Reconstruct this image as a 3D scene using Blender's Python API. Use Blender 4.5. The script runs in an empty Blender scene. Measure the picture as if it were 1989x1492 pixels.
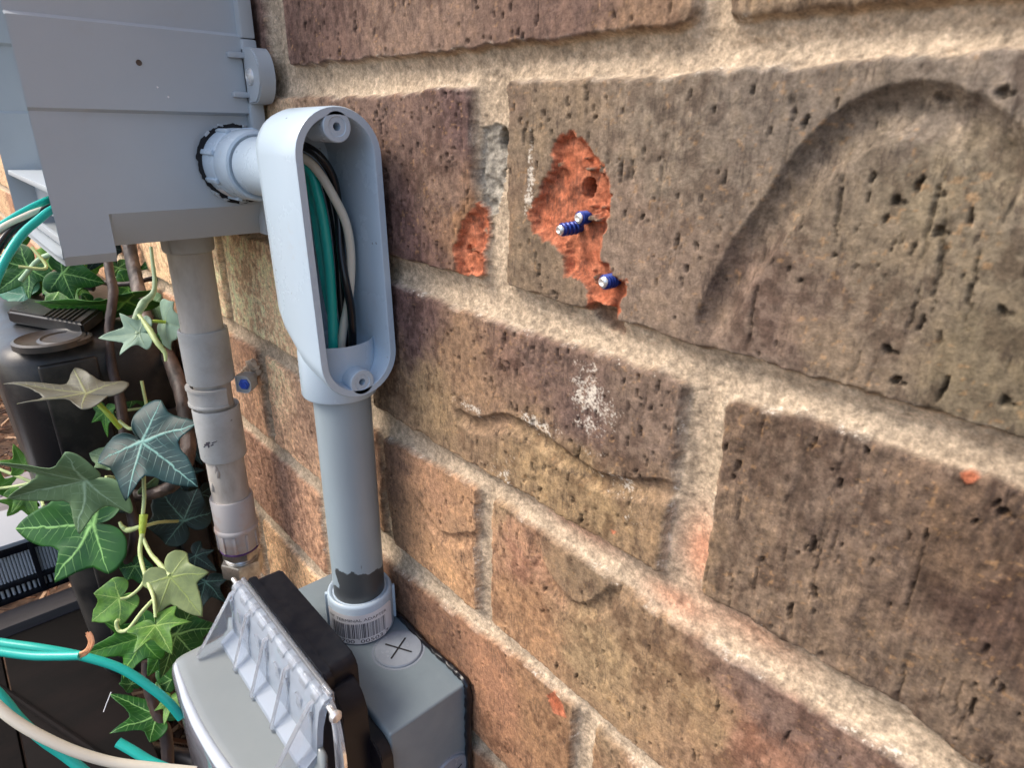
import bpy, bmesh, math, random
import numpy as np
from mathutils import Vector, Matrix
random.seed(7)
RNG = np.random.RandomState(11)
# ------------------------------------------------------------------ camera
FPX, DW = 1238.3, 0.127                       # focal length in photo pixels, metres from lens to brick wall
PX = np.array([994.5, 746.0])
AX = np.array([.6693353, .28594863, -.68572855])   # world axes seen from the camera (right, down, forward)
AY = np.array([.7427982, -.23827089, .6256818])
AZ = np.array([.01552371, -.92814889, -.37188527])
AX /= np.linalg.norm(AX); AZ -= AX*(AX@AZ); AZ /= np.linalg.norm(AZ); AY = np.cross(AZ, AX)
CAM = np.array([0, -DW, 0.])
sc = bpy.context.scene
cd = bpy.data.cameras.new('camera'); cam = bpy.data.objects.new('camera', cd); sc.collection.objects.link(cam)
Rm = Matrix(((AX[0], -AX[1], -AX[2]), (AY[0], -AY[1], -AY[2]), (AZ[0], -AZ[1], -AZ[2])))
cam.matrix_world = Matrix.Translation(Vector(CAM)) @ Rm.to_4x4()
cd.sensor_width = 36; cd.lens = FPX/1989*36; cd.clip_start = .005; cd.clip_end = 200
cd.dof.use_dof = True; cd.dof.focus_distance = .30; cd.dof.aperture_fstop = 38
sc.camera = cam
# ------------------------------------------------------------------ light
SUN_EL, SUN_AZ = math.radians(50), math.radians(215)   # azimuth clockwise from +Y
w = bpy.data.worlds.new("World"); sc.world = w; w.use_nodes = True
nt = w.node_tree; bg = nt.nodes['Background']
sky = nt.nodes.new('ShaderNodeTexSky'); sky.sky_type = 'NISHITA'; sky.sun_disc = False
sky.sun_elevation = SUN_EL; sky.sun_rotation = SUN_AZ; sky.dust_density = 3; sky.air_density = 1.0
nt.links.new(sky.outputs[0], bg.inputs[0]); bg.inputs[1].default_value = .15
sd = bpy.data.lights.new('sun', 'SUN'); so = bpy.data.objects.new('sun', sd); sc.collection.objects.link(so)
sd.energy = 1.2; sd.angle = math.radians(26); sd.color = (1, .92, .80)
tov = Vector((math.sin(SUN_AZ)*math.cos(SUN_EL), math.cos(SUN_AZ)*math.cos(SUN_EL), math.sin(SUN_EL)))
so.rotation_euler = tov.to_track_quat('Z', 'Y').to_euler()
sc.view_settings.view_transform = 'Standard'; sc.view_settings.look = 'None'
sc.view_settings.gamma = 1; sc.view_settings.exposure = 1.0
sc.cycles.max_bounces = 10; sc.cycles.transparent_max_bounces = 12; sc.cycles.transmission_bounces = 10
# ------------------------------------------------------------------ helpers
def ray(px, py):
    r = np.array([px-PX[0], py-PX[1], FPX]); return np.array([r@AX, r@AY, r@AZ])
def pl(px, py, ax, v):                        # photo pixel -> point on the plane ax = v
    d = ray(px, py); i = 'xyz'.index(ax); return CAM + (v-CAM[i])/d[i]*d
def at(px, py, dep):                          # photo pixel -> point at depth dep along the view axis
    return CAM + ray(px, py)*dep/FPX
def wz(px, py):
    p = pl(px, py, 'y', 0); return (p[0], p[2])
def lin(c):
    c = np.array(c, float)/255.
    return np.where(c <= .04045, c/12.92, ((c+.055)/1.055)**2.4)
def smooth(a, b, x):
    t = np.clip((x-a)/(b-a), 0, 1); return t*t*(3-2*t)
TAB = np.random.RandomState(3).rand(16, 256, 256)
def vn(x, z, s, seed=0):                      # value noise, s = cell size in metres
    T = TAB[seed % 16]; u = x/s+seed*7.31; v = z/s+seed*3.17
    i = np.floor(u).astype(int); j = np.floor(v).astype(int); fu = u-i; fv = v-j
    fu = fu*fu*(3-2*fu); fv = fv*fv*(3-2*fv)
    a = T[i & 255, j & 255]; b = T[(i+1) & 255, j & 255]; c = T[i & 255, (j+1) & 255]; d = T[(i+1) & 255, (j+1) & 255]
    return a*(1-fu)*(1-fv)+b*fu*(1-fv)+c*(1-fu)*fv+d*fu*fv
def fbm(x, z, s, seed=0, o=4):
    r = 0; a = .5; t = 0
    for k in range(o):
        r = r+a*vn(x, z, s, seed+k); t += a; a *= .55; s = s/2.03
    return r/t
def mat(name, col=(.5, .5, .5), rough=.5, metal=0., **kw):
    m = bpy.data.materials.new(name); m.use_nodes = True; b = m.node_tree.nodes['Principled BSDF']
    b.inputs['Base Color'].default_value = (*col, 1); b.inputs['Roughness'].default_value = rough; b.inputs['Metallic'].default_value = metal
    for k, v in kw.items(): b.inputs[k.replace('_', ' ')].default_value = v
    return m
def N(m, t, **kw):
    n = m.node_tree.nodes.new(t)
    for k, v in kw.items():
        if k in n.inputs.keys(): n.inputs[k].default_value = v
        else: setattr(n, k, v)
    return n
def L(m, a, b): m.node_tree.links.new(a, b)
def grime(m, col, dark, scale=60, lo=.4, hi=.7, bump=.0, bscale=900, rough=(.35, .55), coord='Object', amt=1.0, stretch=(1, 1, 1), scuff=0):
    """two-tone noisy surface with fine bump"""
    b = m.node_tree.nodes['Principled BSDF']
    tc = N(m, 'ShaderNodeTexCoord'); mp = N(m, 'ShaderNodeMapping'); mp.inputs['Scale'].default_value = stretch
    L(m, tc.outputs[coord], mp.inputs[0])
    n = N(m, 'ShaderNodeTexNoise', Scale=scale, Detail=8.0, Roughness=.62); L(m, mp.outputs[0], n.inputs[0])
    r = N(m, 'ShaderNodeMapRange'); r.inputs['From Min'].default_value = lo; r.inputs['From Max'].default_value = hi; r.inputs['To Max'].default_value = amt
    L(m, n.outputs[0], r.inputs[0])
    x = N(m, 'ShaderNodeMix', data_type='RGBA'); x.inputs[6].default_value = (*col, 1); x.inputs[7].default_value = (*dark, 1)
    L(m, r.outputs[0], x.inputs[0]); L(m, x.outputs[2], b.inputs['Base Color'])
    r2 = N(m, 'ShaderNodeMapRange'); r2.inputs['From Min'].default_value = .3; r2.inputs['From Max'].default_value = .7
    r2.inputs['To Min'].default_value = rough[0]; r2.inputs['To Max'].default_value = rough[1]; L(m, n.outputs[0], r2.inputs[0]); L(m, r2.outputs[0], b.inputs['Roughness'])
    if scuff:
        n3 = N(m, 'ShaderNodeTexNoise', Scale=38.0, Detail=10.0, Roughness=.7); L(m, mp.outputs[0], n3.inputs[0])
        r3 = N(m, 'ShaderNodeMapRange'); r3.inputs['From Min'].default_value = .60; r3.inputs['From Max'].default_value = .72; r3.inputs['To Max'].default_value = scuff; L(m, n3.outputs[0], r3.inputs[0])
        x2 = N(m, 'ShaderNodeMix', data_type='RGBA'); x2.inputs[7].default_value = (.42, .38, .33, 1); L(m, r3.outputs[0], x2.inputs[0]); L(m, x.outputs[2], x2.inputs[6])
        n4 = N(m, 'ShaderNodeTexNoise', Scale=300.0, Detail=2.0); L(m, mp.outputs[0], n4.inputs[0])
        r4 = N(m, 'ShaderNodeMapRange'); r4.inputs['From Min'].default_value = .745; r4.inputs['From Max'].default_value = .77; r4.inputs['To Max'].default_value = .7*min(1, scuff*2.5) if scuff > .2 else 0; L(m, n4.outputs[0], r4.inputs[0])
        x3 = N(m, 'ShaderNodeMix', data_type='RGBA'); x3.inputs[7].default_value = (.12, .10, .09, 1); L(m, r4.outputs[0], x3.inputs[0]); L(m, x2.outputs[2], x3.inputs[6]); L(m, x3.outputs[2], b.inputs['Base Color'])
    if bump:
        n2 = N(m, 'ShaderNodeTexNoise', Scale=bscale, Detail=4.0); L(m, mp.outputs[0], n2.inputs[0])
        bp = N(m, 'ShaderNodeBump', Strength=bump, Distance=.0004); L(m, n2.outputs[0], bp.inputs['Height']); L(m, bp.outputs[0], b.inputs['Normal'])
    return m
col = sc.collection
def tag(o, label=None, cat=None, group=None, kind=None):
    if label: o['label'] = label
    if cat: o['category'] = cat
    if group: o['group'] = group
    if kind: o['kind'] = kind
    return o
def thing(name, label, cat, loc=(0, 0, 0), group=None):
    o = bpy.data.objects.new(name, None); o.empty_display_size = .01; col.objects.link(o); o.location = Vector(loc)
    return tag(o, label, cat, group)
def obj(name, bm, m, parent=None, sm=True, ang=40, label=None):
    """bmesh in world coordinates -> one object, origin kept at the parent"""
    me = bpy.data.meshes.new(name)
    if parent is not None:
        org = Vector((0, 0, 0)); p = parent
        while p is not None: org += p.location; p = p.parent
        bmesh.ops.translate(bm, vec=-org, verts=bm.verts)
    bm.normal_update(); bm.to_mesh(me); bm.free()
    for mm in (m if isinstance(m, (list, tuple)) else [m]): me.materials.append(mm)
    o = bpy.data.objects.new(name, me); col.objects.link(o)
    if parent is not None: o.parent = parent
    if sm:
        me.polygons.foreach_set('use_smooth', [True]*len(me.polygons)); me.set_sharp_from_angle(angle=math.radians(ang))
    if label: o['label'] = label
    return o
def BM(): return bmesh.new()
def add(bm, vs, fs, mi=0):
    v = [bm.verts.new(Vector(p)) for p in vs]
    for f in fs:
        try: q = bm.faces.new([v[i] for i in f]); q.material_index = mi
        except ValueError: pass
    return v
def box(bm, lo, hi, bev=0, seg=2, M=None, mi=0):
    lo = np.minimum(lo, hi)*1. if False else np.array(lo, float); hi = np.array(hi, float)
    t = bmesh.new(); bmesh.ops.create_cube(t, size=1)
    for v in t.verts: v.co = Vector([(lo[i]+hi[i])/2+v.co[i]*abs(hi[i]-lo[i]) for i in range(3)])
    if bev: bmesh.ops.bevel(t, geom=t.edges[:], offset=bev, segments=seg, profile=.6, affect='EDGES')
    if M: bmesh.ops.transform(t, matrix=M, verts=t.verts)
    merge(bm, t, mi)
def merge(bm, t, mi=0):
    mp = {v: bm.verts.new(v.co) for v in t.verts}
    for f in t.faces:
        q = bm.faces.new([mp[v] for v in f.verts]); q.material_index = mi
    t.free()
def frame(d):
    d = Vector(d).normalized(); u = Vector((0, 0, 1)) if abs(d.z) < .9 else Vector((1, 0, 0))
    a = d.cross(u).normalized(); return a, d.cross(a).normalized()
def lathe(bm, c, axis, prof, seg=48, closed=True, mi=0, wob=0):
    """prof = [(distance along axis, radius)...] revolved about the axis through c"""
    c = Vector(c); ax = Vector(axis).normalized(); a, b = frame(ax); rings = []
    for h, r in prof:
        rings.append([bm.verts.new(c+ax*h+(a*math.cos(2*math.pi*k/seg)+b*math.sin(2*math.pi*k/seg))*r*(1+wob*math.sin(5*k+h*3000))) for k in range(seg)])
    for i in range(len(rings)-1):
        for k in range(seg):
            q = bm.faces.new((rings[i][k], rings[i][(k+1) % seg], rings[i+1][(k+1) % seg], rings[i+1][k])); q.material_index = mi
    if closed:
        for r_, rev in ((rings[0], True), (rings[-1], False)):
            if prof[0 if rev else -1][1] > 1e-6:
                q = bm.faces.new(r_[::-1] if rev else r_); q.material_index = mi
def spline(pts, n=8):
    P = [np.array(p, float) for p in pts]; P = [2*P[0]-P[1]]+P+[2*P[-1]-P[-2]]; out = []
    for i in range(1, len(P)-2):
        for k in range(n):
            t = k/n; out.append(.5*((2*P[i])+(-P[i-1]+P[i+1])*t+(2*P[i-1]-5*P[i]+4*P[i+1]-P[i+2])*t*t+(-P[i-1]+3*P[i]-3*P[i+1]+P[i+2])*t**3))
    out.append(P[-2]); return out
def tube(bm, pts, r, seg=14, n=8, mi=0, knob=0, cap=True):
    """round tube along a smooth path; r = number or list per control point"""
    S = spline(pts, n); m_ = len(S); rs = [r]*m_ if not hasattr(r, '__len__') else list(np.interp(np.linspace(0, len(r)-1, m_), range(len(r)), r))
    ref = None; rings = []
    for i, p in enumerate(S):
        d = S[min(i+1, m_-1)]-S[max(i-1, 0)]; d = Vector(d).normalized()
        if ref is None: ref, _ = frame(d)
        ref = (ref-d*ref.dot(d)).normalized(); b = d.cross(ref); rr = rs[i]
        rings.append([bm.verts.new(Vector(p)+(ref*math.cos(2*math.pi*k/seg)+b*math.sin(2*math.pi*k/seg))*rr*(1+knob*(random.random()-.5))) for k in range(seg)])
    for i in range(m_-1):
        for k in range(seg):
            q = bm.faces.new((rings[i][k], rings[i][(k+1) % seg], rings[i+1][(k+1) % seg], rings[i+1][k])); q.material_index = mi
    if cap: bm.faces.new(rings[0][::-1]); bm.faces.new(rings[-1])
def loft(bm, rings, close=True, caps=(True, True), mi=0):
    R = [[bm.verts.new(Vector(p)) for p in r] for r in rings]; n = len(R[0])
    for i in range(len(R)-1):
        for k in range(n if close else n-1):
            q = bm.faces.new((R[i][k], R[i][(k+1) % n], R[i+1][(k+1) % n], R[i+1][k])); q.material_index = mi
    if caps[0]: bm.faces.new(R[0][::-1])
    if caps[1]: bm.faces.new(R[-1])
    return R
# ------------------------------------------------------------------ brick wall: one dense relief mesh
def axis(parts):
    out = []
    for a, b, s in parts: out += list(np.arange(a, b, s))
    return np.array(out+[parts[-1][1]])
gx = [1.2, .6, .3, .12, .05, .02]
x = .010
while x > -.30: gx.append(x); x -= .00028+.0007*max(0, -x/.30)
while x > -.75: gx.append(x); x -= .0012
while x > -3.2: gx.append(x); x -= .004+.02*max(0, (-x-.75)/2.4)
gx = np.array(gx[::-1]); gz = axis([(-.80, -.36, .004), (-.36, -.30, .001), (-.30, .060, .00038), (.060, .09, .001), (.09, .3, .01), (.3, 2.4, .15)])
GX, GZ = np.meshgrid(gx, gz, indexing='ij')
H0, TOP = .0677, .0118
def poly(pts): return np.array([wz(*p) for p in pts])
# bed-joint edges traced in the photograph (wall coordinates), as height of edge against x
def edge(pts, z0):
    q = poly(pts); q = q[np.argsort(q[:, 0])]
    xs = np.concatenate([[-3.3, q[0, 0]-.12], q[:, 0], [q[-1, 0]+.1, 1.3]]); zs = np.concatenate([[z0, z0], q[:, 1], [z0, z0]])
    return lambda x: np.interp(x, xs, zs)
E = {}
E['b0'] = edge([(560, 130), (700, 115), (920, 96), (1338, 45), (1500, 28), (1989, -10)], .0205)
E['t1'] = edge([(560, 186), (700, 188), (911, 162), (982, 157), (1300, 145), (1534, 127), (1989, 92)], TOP)
E['b1'] = edge([(775, 504), (878, 530), (982, 554), (1141, 605), (1300, 657), (1459, 700), (1989, 854)], TOP-H0+.0105)
E['t2'] = edge([(770, 554), (888, 602), (1329, 741), (1406, 774), (1645, 841), (1989, 960)], TOP-H0)
E['b2'] = edge([(794, 832), (1047, 980), (1279, 1118), (1353, 1156), (1751, 1385), (1873, 1486)], TOP-2*H0+.0105)
E['t3'] = edge([(742, 849), (923, 950), (956, 968), (1075, 1053), (1216, 1149), (1300, 1210), (1725, 1470)], TOP-2*H0)
E['b3'] = edge([(780, 1069), (925, 1189), (956, 1210), (1060, 1300)], TOP-3*H0+.0105)
E['t4'] = edge([(766, 1107), (860, 1180), (991, 1275), (1042, 1312)], TOP-3*H0)
J = {0: [(-.2985, -.2790), (-.0861, -.0785)], 1: [(-.4390, -.4290), (-.1560, -.1442)], 2: [(-.4030, -.3930), (-.2400, -.2300), (-.0775, -.0675)],
     3: [(-.3620, -.3530), (-.2350, -.2262), (-.1585, -.1505)], 4: [(-.448, -.438), (-.300, -.290), (-.105, -.096)]}
VJ = {(1, 1): [poly([(912, 165), (916, 400), (930, 545)]), poly([(982, 157), (985, 350), (982, 554)])],
      (2, 2): [poly([(1329, 741), (1310, 900), (1279, 1118)]), poly([(1406, 774), (1382, 950), (1353, 1156)])],
      (3, 2): [poly([(923, 950), (922, 1070), (925, 1189)]), poly([(956, 968), (952, 1100), (953, 1210)])],
      (3, 1): [poly([(722, 800), (738, 900), (745, 1050)]), poly([(742, 849), (748, 950), (766, 1060)])]}
row = np.zeros(GX.shape, int); SD = np.full(GX.shape, -.006); ROWID = np.full(GX.shape, -1); BID = np.zeros(GX.shape, int)
jit = (fbm(GX, GZ, .006, 1)-.5)*.0024+(fbm(GX, GZ, .0015, 5, 3)-.5)*.0006
bid = 0
for r in range(-34, 14):
    t = E.get('t%d' % r); b = E.get('b%d' % r)
    t = t or (lambda x, r=r: TOP-(r-1)*H0+0*x); b = b or (lambda x, r=r: TOP-r*H0+.0105+0*x)
    zsel = np.where((gz > TOP-r*H0-.006) & (gz < TOP-(r-1)*H0+.012))[0]
    if len(zsel) == 0: continue
    s0, s1 = zsel[0], zsel[-1]+1; x_ = GX[:, s0:s1]; z_ = GZ[:, s0:s1]; sd = np.minimum(t(x_)-z_, z_-b(x_))
    js = J.get(r, [])
    off = (r*.078) % .2; ls = [j[0] for j in js]+[0 if not js else js[0][0]]
    lo_ = min([j[0] for j in js]) if js else 1.2+off; hi_ = max([j[1] for j in js]) if js else 1.3
    js = list(js); q = lo_-.2
    while q > -3.3: js.append((q, q+.010)); q -= .2
    q = hi_+.19
    while q < 1.2: js.append((q, q+.010)); q += .2
    js.sort(); edges_ = [(-3.4, -3.35)]+js+[(1.25, 1.3)]
    for k in range(len(edges_)-1):
        a = edges_[k][1]; c = edges_[k+1][0]
        A = a; C_ = c
        if r in J:
            for (rr, kk), (pl_, pr_) in VJ.items():
                if rr == r:
                    ja = J[r][kk]
                    if abs(ja[1]-a) < 1e-6: o = np.argsort(pr_[:, 1]); A = np.interp(z_, pr_[o, 1], pr_[o, 0])
                    if abs(ja[0]-c) < 1e-6: o = np.argsort(pl_[:, 1]); C_ = np.interp(z_, pl_[o, 1], pl_[o, 0])
        s2 = np.minimum(sd, np.minimum(x_-A, C_-x_)); bid += 1
        rc = .002; px_ = np.minimum(x_-A, C_-x_); corner = (px_ < rc) & (sd < rc) & (px_ > -.01)
        s2 = np.where(corner, rc-np.sqrt((rc-np.minimum(px_, rc))**2+(rc-np.minimum(sd, rc))**2), s2)
        sub = SD[:, s0:s1]; m = s2 > sub; sub[m] = s2[m]; ROWID[:, s0:s1][m] = r; BID[:, s0:s1][m] = bid
S = SD+jit
brick = smooth(-.0006, .0007, S)
mort_d = .0031+.0012*smooth(0, -.005, S)+(fbm(GX, GZ, .012, 2)-.5)*.0014+(fbm(GX, GZ, .0012, 9, 3)-.5)*.0006
strk0 = fbm(GX, GZ*.10, .0012, 8, 3); rim = .0007*(1-smooth(0, .0016, S))
face_d = rim+(fbm(GX, GZ, .03, 4)-.5)*.0014+(fbm(GX, GZ, .004, 6)-.5)*.0009+(strk0-.5)*.0009+(TAB[2][BID & 255, (BID*7) & 255]-.5)*.0014
# --- grooves, chips and pits cut into the bricks
def seg_dist(pts):
    q = np.array([p for p in spline([(a, b, 0) for a, b in poly(pts)], 6)])[:, :2]; lo = q.min(0)-.012; hi = q.max(0)+.012
    sel = np.where((GX > lo[0]) & (GX < hi[0]) & (GZ > lo[1]) & (GZ < hi[1])); px_ = GX[sel]; pz_ = GZ[sel]; D = np.full(px_.shape, 1.); Tt = np.zeros(px_.shape)
    for i in range(len(q)-1):
        d = q[i+1]-q[i]; l2 = d@d+1e-12; t_ = np.clip(((px_-q[i, 0])*d[0]+(pz_-q[i, 1])*d[1])/l2, 0, 1)
        e = np.hypot(px_-q[i, 0]-t_*d[0], pz_-q[i, 1]-t_*d[1]); m = e < D; D[m] = e[m]; Tt[m] = (i+t_[m])/(len(q)-1)
    return sel, D, Tt
groove = np.zeros(GX.shape)
for pts, wd, dp, e0, e1 in [([(1383, 625), (1440, 515), (1505, 425), (1575, 325), (1640, 265), (1715, 222), (1790, 212), (1860, 235), (1925, 290), (1989, 380), (2040, 460)], .0048, .0036, 1, .5),
                        ([(893, 812), (925, 828), (980, 822), (1030, 845), (1085, 885), (1140, 925), (1200, 948), (1290, 955)], .0036, .0022, .8, .8),
                        ([(1035, 1010), (1042, 1085), (1070, 1140), (1110, 1180), (1145, 1190), (1185, 1165), (1210, 1145)], .0040, .0026, .3, 1),
                        ([(800, 960), (830, 1010), (855, 1042), (885, 1052), (922, 1048)], .0036, .0020, .3, 1)]:
    sel, D, Tt = seg_dist(pts); fade = np.where(Tt < .12, e0+(1-e0)*Tt/.12, 1)*np.where(Tt > .85, e1+(1-e1)*(1-Tt)/.15, 1)
    v = fade*dp*np.clip(1-(D/wd)**2, 0, 1)**.85
    groove[sel] = np.where(np.abs(v) > np.abs(groove[sel]), v, groove[sel])
def inpoly(pts, j=.0006, seed=3, n=4, cell=.0025):
    """signed soft mask of a polygon traced on the wall, edge roughened"""
    q = poly(pts); lo = q.min(0)-.004; hi = q.max(0)+.004
    sel = np.where((GX > lo[0]) & (GX < hi[0]) & (GZ > lo[1]) & (GZ < hi[1])); x_ = GX[sel]; z_ = GZ[sel]
    ins = np.zeros(x_.shape, bool); D = np.full(x_.shape, 1.)
    for i in range(len(q)):
        a, b = q[i], q[(i+1) % len(q)]; c = ((a[1] > z_) != (b[1] > z_)) & (x_ < (b[0]-a[0])*(z_-a[1])/(b[1]-a[1]+1e-12)+a[0]); ins ^= c
        d = b-a; t_ = np.clip(((x_-a[0])*d[0]+(z_-a[1])*d[1])/(d@d+1e-12), 0, 1); D = np.minimum(D, np.hypot(x_-a[0]-t_*d[0], z_-a[1]-t_*d[1]))
    s = np.where(ins, D, -D)+(fbm(x_, z_, cell, seed, n)-.5)*2*j*2
    return sel, s
def c6(*p): return [(860+a/2.572, 120+b/2.572) for a, b in p]
chip = np.zeros(GX.shape); cut = np.zeros(GX.shape); grey = np.zeros(GX.shape)
for pts, dp in [(c6((590, 345), (650, 335), (700, 385), (760, 465), (800, 500), (830, 600), (842, 680), (825, 800), (805, 870), (790, 990), (835, 1005), (850, 1060), (925, 1085), (915, 1150), (885, 1230), (870, 1290), (835, 1290), (825, 1220), (760, 1200), (715, 1240), (720, 1130), (640, 1070), (600, 1070), (600, 950), (520, 905), (450, 850), (425, 760), (450, 700), (500, 600), (540, 530), (555, 410)), .0026),
                (c6((155, 705), (190, 740), (197, 800), (185, 1080), (60, 1070), (50, 920), (100, 790)), .0022),
                ([(1868, 925), (1875, 942), (1888, 938), (1898, 930), (1886, 922)], .0008),
                ([(1060, 1350), (1075, 1385), (1100, 1395), (1095, 1370), (1075, 1345)], .0006), ([(1188, 1030), (1190, 1036), (1196, 1034)], .0004),
                ]:
    sel, s = inpoly(pts, .0007 if dp > .002 else .0004, 3, 3, .0022); s = np.minimum(s, (.80-fbm(GX[sel], GZ[sel], .003, 6, 3))*.02) if dp > .002 else s; m = smooth(-.0002, .0003, s); chip[sel] = np.maximum(chip[sel], m)
    x_, z_ = GX[sel], GZ[sel]; cut[sel] = np.maximum(cut[sel], m*(dp*smooth(-.0003, .002, s)+(dp > .002)*((fbm(x_, z_, .006, 12, 2)-.5)*.0022+(fbm(x_, z_, .0012, 13, 3)-.5)*.0007)))
# broken grey void in the head joint and the break under the big brick
sel, s = inpoly(c6((150, 325), (210, 300), (290, 330), (300, 460), (262, 560), (255, 640), (225, 760), (190, 770), (160, 700), (140, 560)), .0004)
grey[sel] = smooth(-.0002, .0004, s); cut[sel] = np.maximum(cut[sel], grey[sel]*(.0035+(fbm(GX[sel], GZ[sel], .003, 14)-.5)*.003))
sel, s = inpoly(c6((705, 1235), (760, 1200), (830, 1225), (870, 1300), (862, 1390), (800, 1360), (730, 1300)), .0004)
brk = smooth(-.0002, .0004, s); cut[sel] = np.maximum(cut[sel], brk*.006); BRK = np.zeros(GX.shape); BRK[sel] = brk
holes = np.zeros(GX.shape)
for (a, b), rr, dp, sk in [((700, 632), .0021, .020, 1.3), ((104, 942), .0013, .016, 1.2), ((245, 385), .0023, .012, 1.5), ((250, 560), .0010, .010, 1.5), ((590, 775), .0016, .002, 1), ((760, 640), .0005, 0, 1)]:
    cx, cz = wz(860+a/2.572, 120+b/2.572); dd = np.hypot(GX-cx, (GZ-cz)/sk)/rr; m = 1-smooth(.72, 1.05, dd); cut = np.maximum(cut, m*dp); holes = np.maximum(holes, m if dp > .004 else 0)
pit = np.zeros(GX.shape)
def stamp(cx, cz, w_, h_, dp, tilt=0, wig=0):
    i0, i1 = np.searchsorted(gx, [cx-w_-abs(tilt)*h_, cx+w_+abs(tilt)*h_]); j0, j1 = np.searchsorted(gz, [cz-h_, cz+h_])
    if i1 <= i0 or j1 <= j0: return
    x_, z_ = GX[i0:i1, j0:j1], GZ[i0:i1, j0:j1]; dx = x_-cx-tilt*(z_-cz)-wig*(vn(z_*0, z_, .0012, 3)-.5)
    u = (dx/w_)**2+((z_-cz)/h_)**2+(vn(x_, z_, .0006, 10)-.5)*.7; pit[i0:i1, j0:j1] = np.maximum(pit[i0:i1, j0:j1], dp*np.clip(1-u, 0, 1)**.6)
for _ in range(7500):
    cx = -.46*RNG.rand()**1.0+.01; cz = -.30+.36*RNG.rand(); big = RNG.rand()
    dens = fbm(np.array([cx]), np.array([cz]), .02, 7)[0]
    if RNG.rand() > (dens-.22)*2.6*(.28 if cx > -.075 and cz < -.05 else .75): continue
    if big > .88: stamp(cx, cz, .0003+.0004*RNG.rand(), .0009+.0022*RNG.rand(), .0020, RNG.randn()*.12, .0007)
    else: stamp(cx, cz, .00018+.00035*RNG.rand(), .0005+.0013*RNG.rand(), .0008+.0012*RNG.rand(), RNG.randn()*.12, .0004)
for _ in range(520): stamp(-.42*RNG.rand(), -.28+.32*RNG.rand(), .00018+.00016*RNG.rand(), .002+.012*RNG.rand()**2, .0008, RNG.randn()*.02, .0006)
for (a, b), (c, d) in [((1790, 560), (1760, 650)), ((1840, 400), (1810, 620)), ((1900, 480), (1875, 640)), ((1835, 330), (1790, 500)), ((1470, 560), (1450, 680)), ((1640, 340), (1620, 470))]:
    p, q = wz(a, b), wz(c, d); stamp((p[0]+q[0])/2, (p[1]+q[1])/2, .00045, abs(p[1]-q[1])/2+.001, .0013, (p[0]-q[0])/(p[1]-q[1]), .0008)
for a, b in [(1300+1100/2.132, 400/2.132), (1300+1115/2.132, 960/2.132), (1300+1380/2.132, 1290/2.132), (1300+905/2.132, 1450/2.132), (1300+1380/2.132, 380/2.132), (1300+1140/2.132, 225/2.132), (1300+940/2.132, 830/2.132), (1945, 1000), (1740, 740), (1950, 780)]:
    cx, cz = wz(a, b); stamp(cx, cz, .0009, .0011, .0022, 0, .0006); stamp(cx+.0012, cz-.0003, .0007, .0006, .0014)
inb = smooth(.0006, .0018, S)
depth = face_d*brick+mort_d*(1-brick)+groove*brick+pit*inb*(1-chip)*(1-.8*np.clip(groove/.0012, 0, 1))+pit*.25*(1-brick)
depth = depth*(1-np.clip(chip+grey+BRK, 0, 1))+(np.maximum(depth*.4, 0)+cut)*np.clip(chip+grey+BRK, 0, 1); depth = np.maximum(depth, cut*(holes > .01))
# --- colour (albedo, plus shade in pits and holes and brighter bricks at left)
CP = {}
def cp(r, *pts):
    CP.setdefault(r, []).extend([(*wz(a, b), *lin(np.minimum(1.05*(.90*np.array(c)+.10*np.mean(c)*np.array([1.03, 1.0, .94])), 235))) for a, b, c in pts])
T1, T2, T3 = (112, 90, 80), (138, 114, 94), (158, 130, 100)
cp(0, (620, 60, (112, 88, 80)), (800, 50, (134, 110, 96)), (1100, 30, (116, 92, 82)), (1250, 30, (140, 112, 90)), (1450, 5, (150, 128, 104)), (1900, -60, (140, 120, 100)))
cp(1, (800, 250, (122, 98, 88)), (860, 350, (128, 104, 90)), (890, 200, (112, 88, 84)), (800, 450, (112, 86, 82)), (905, 420, (150, 112, 82)), (1010, 500, (130, 112, 92)), (1050, 250, (134, 116, 96)), (1300, 250, (134, 120, 104)), (1500, 200, (122, 110, 98)), (1900, 160, (130, 118, 106)), (1700, 500, (126, 112, 94)), (1900, 700, (118, 106, 86)),
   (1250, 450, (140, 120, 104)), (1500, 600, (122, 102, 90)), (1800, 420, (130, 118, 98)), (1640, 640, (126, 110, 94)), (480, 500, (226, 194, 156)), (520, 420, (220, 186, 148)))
cp(2, (800, 640, (112, 88, 84)), (900, 700, (152, 122, 96)), (1050, 720, (118, 96, 86)), (1250, 800, (130, 110, 96)), (830, 760, (160, 134, 102)), (1050, 900, (160, 134, 100)), (1150, 960, (156, 130, 96)), (1240, 1050, (150, 124, 96)), (1000, 700, (130, 102, 88)), (1130, 800, (114, 92, 84)), (780, 580, (110, 84, 82)),
   (1450, 850, (114, 94, 78)), (1600, 950, (116, 98, 84)), (1850, 1100, (104, 84, 68)), (1500, 1100, (130, 110, 92)), (1940, 1200, (92, 72, 62)), (1800, 1350, (120, 102, 86)), (1700, 1050, (116, 98, 84)), (520, 620, (224, 190, 152)), (470, 560, (226, 194, 156)), (590, 700, (204, 168, 134)))
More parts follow.
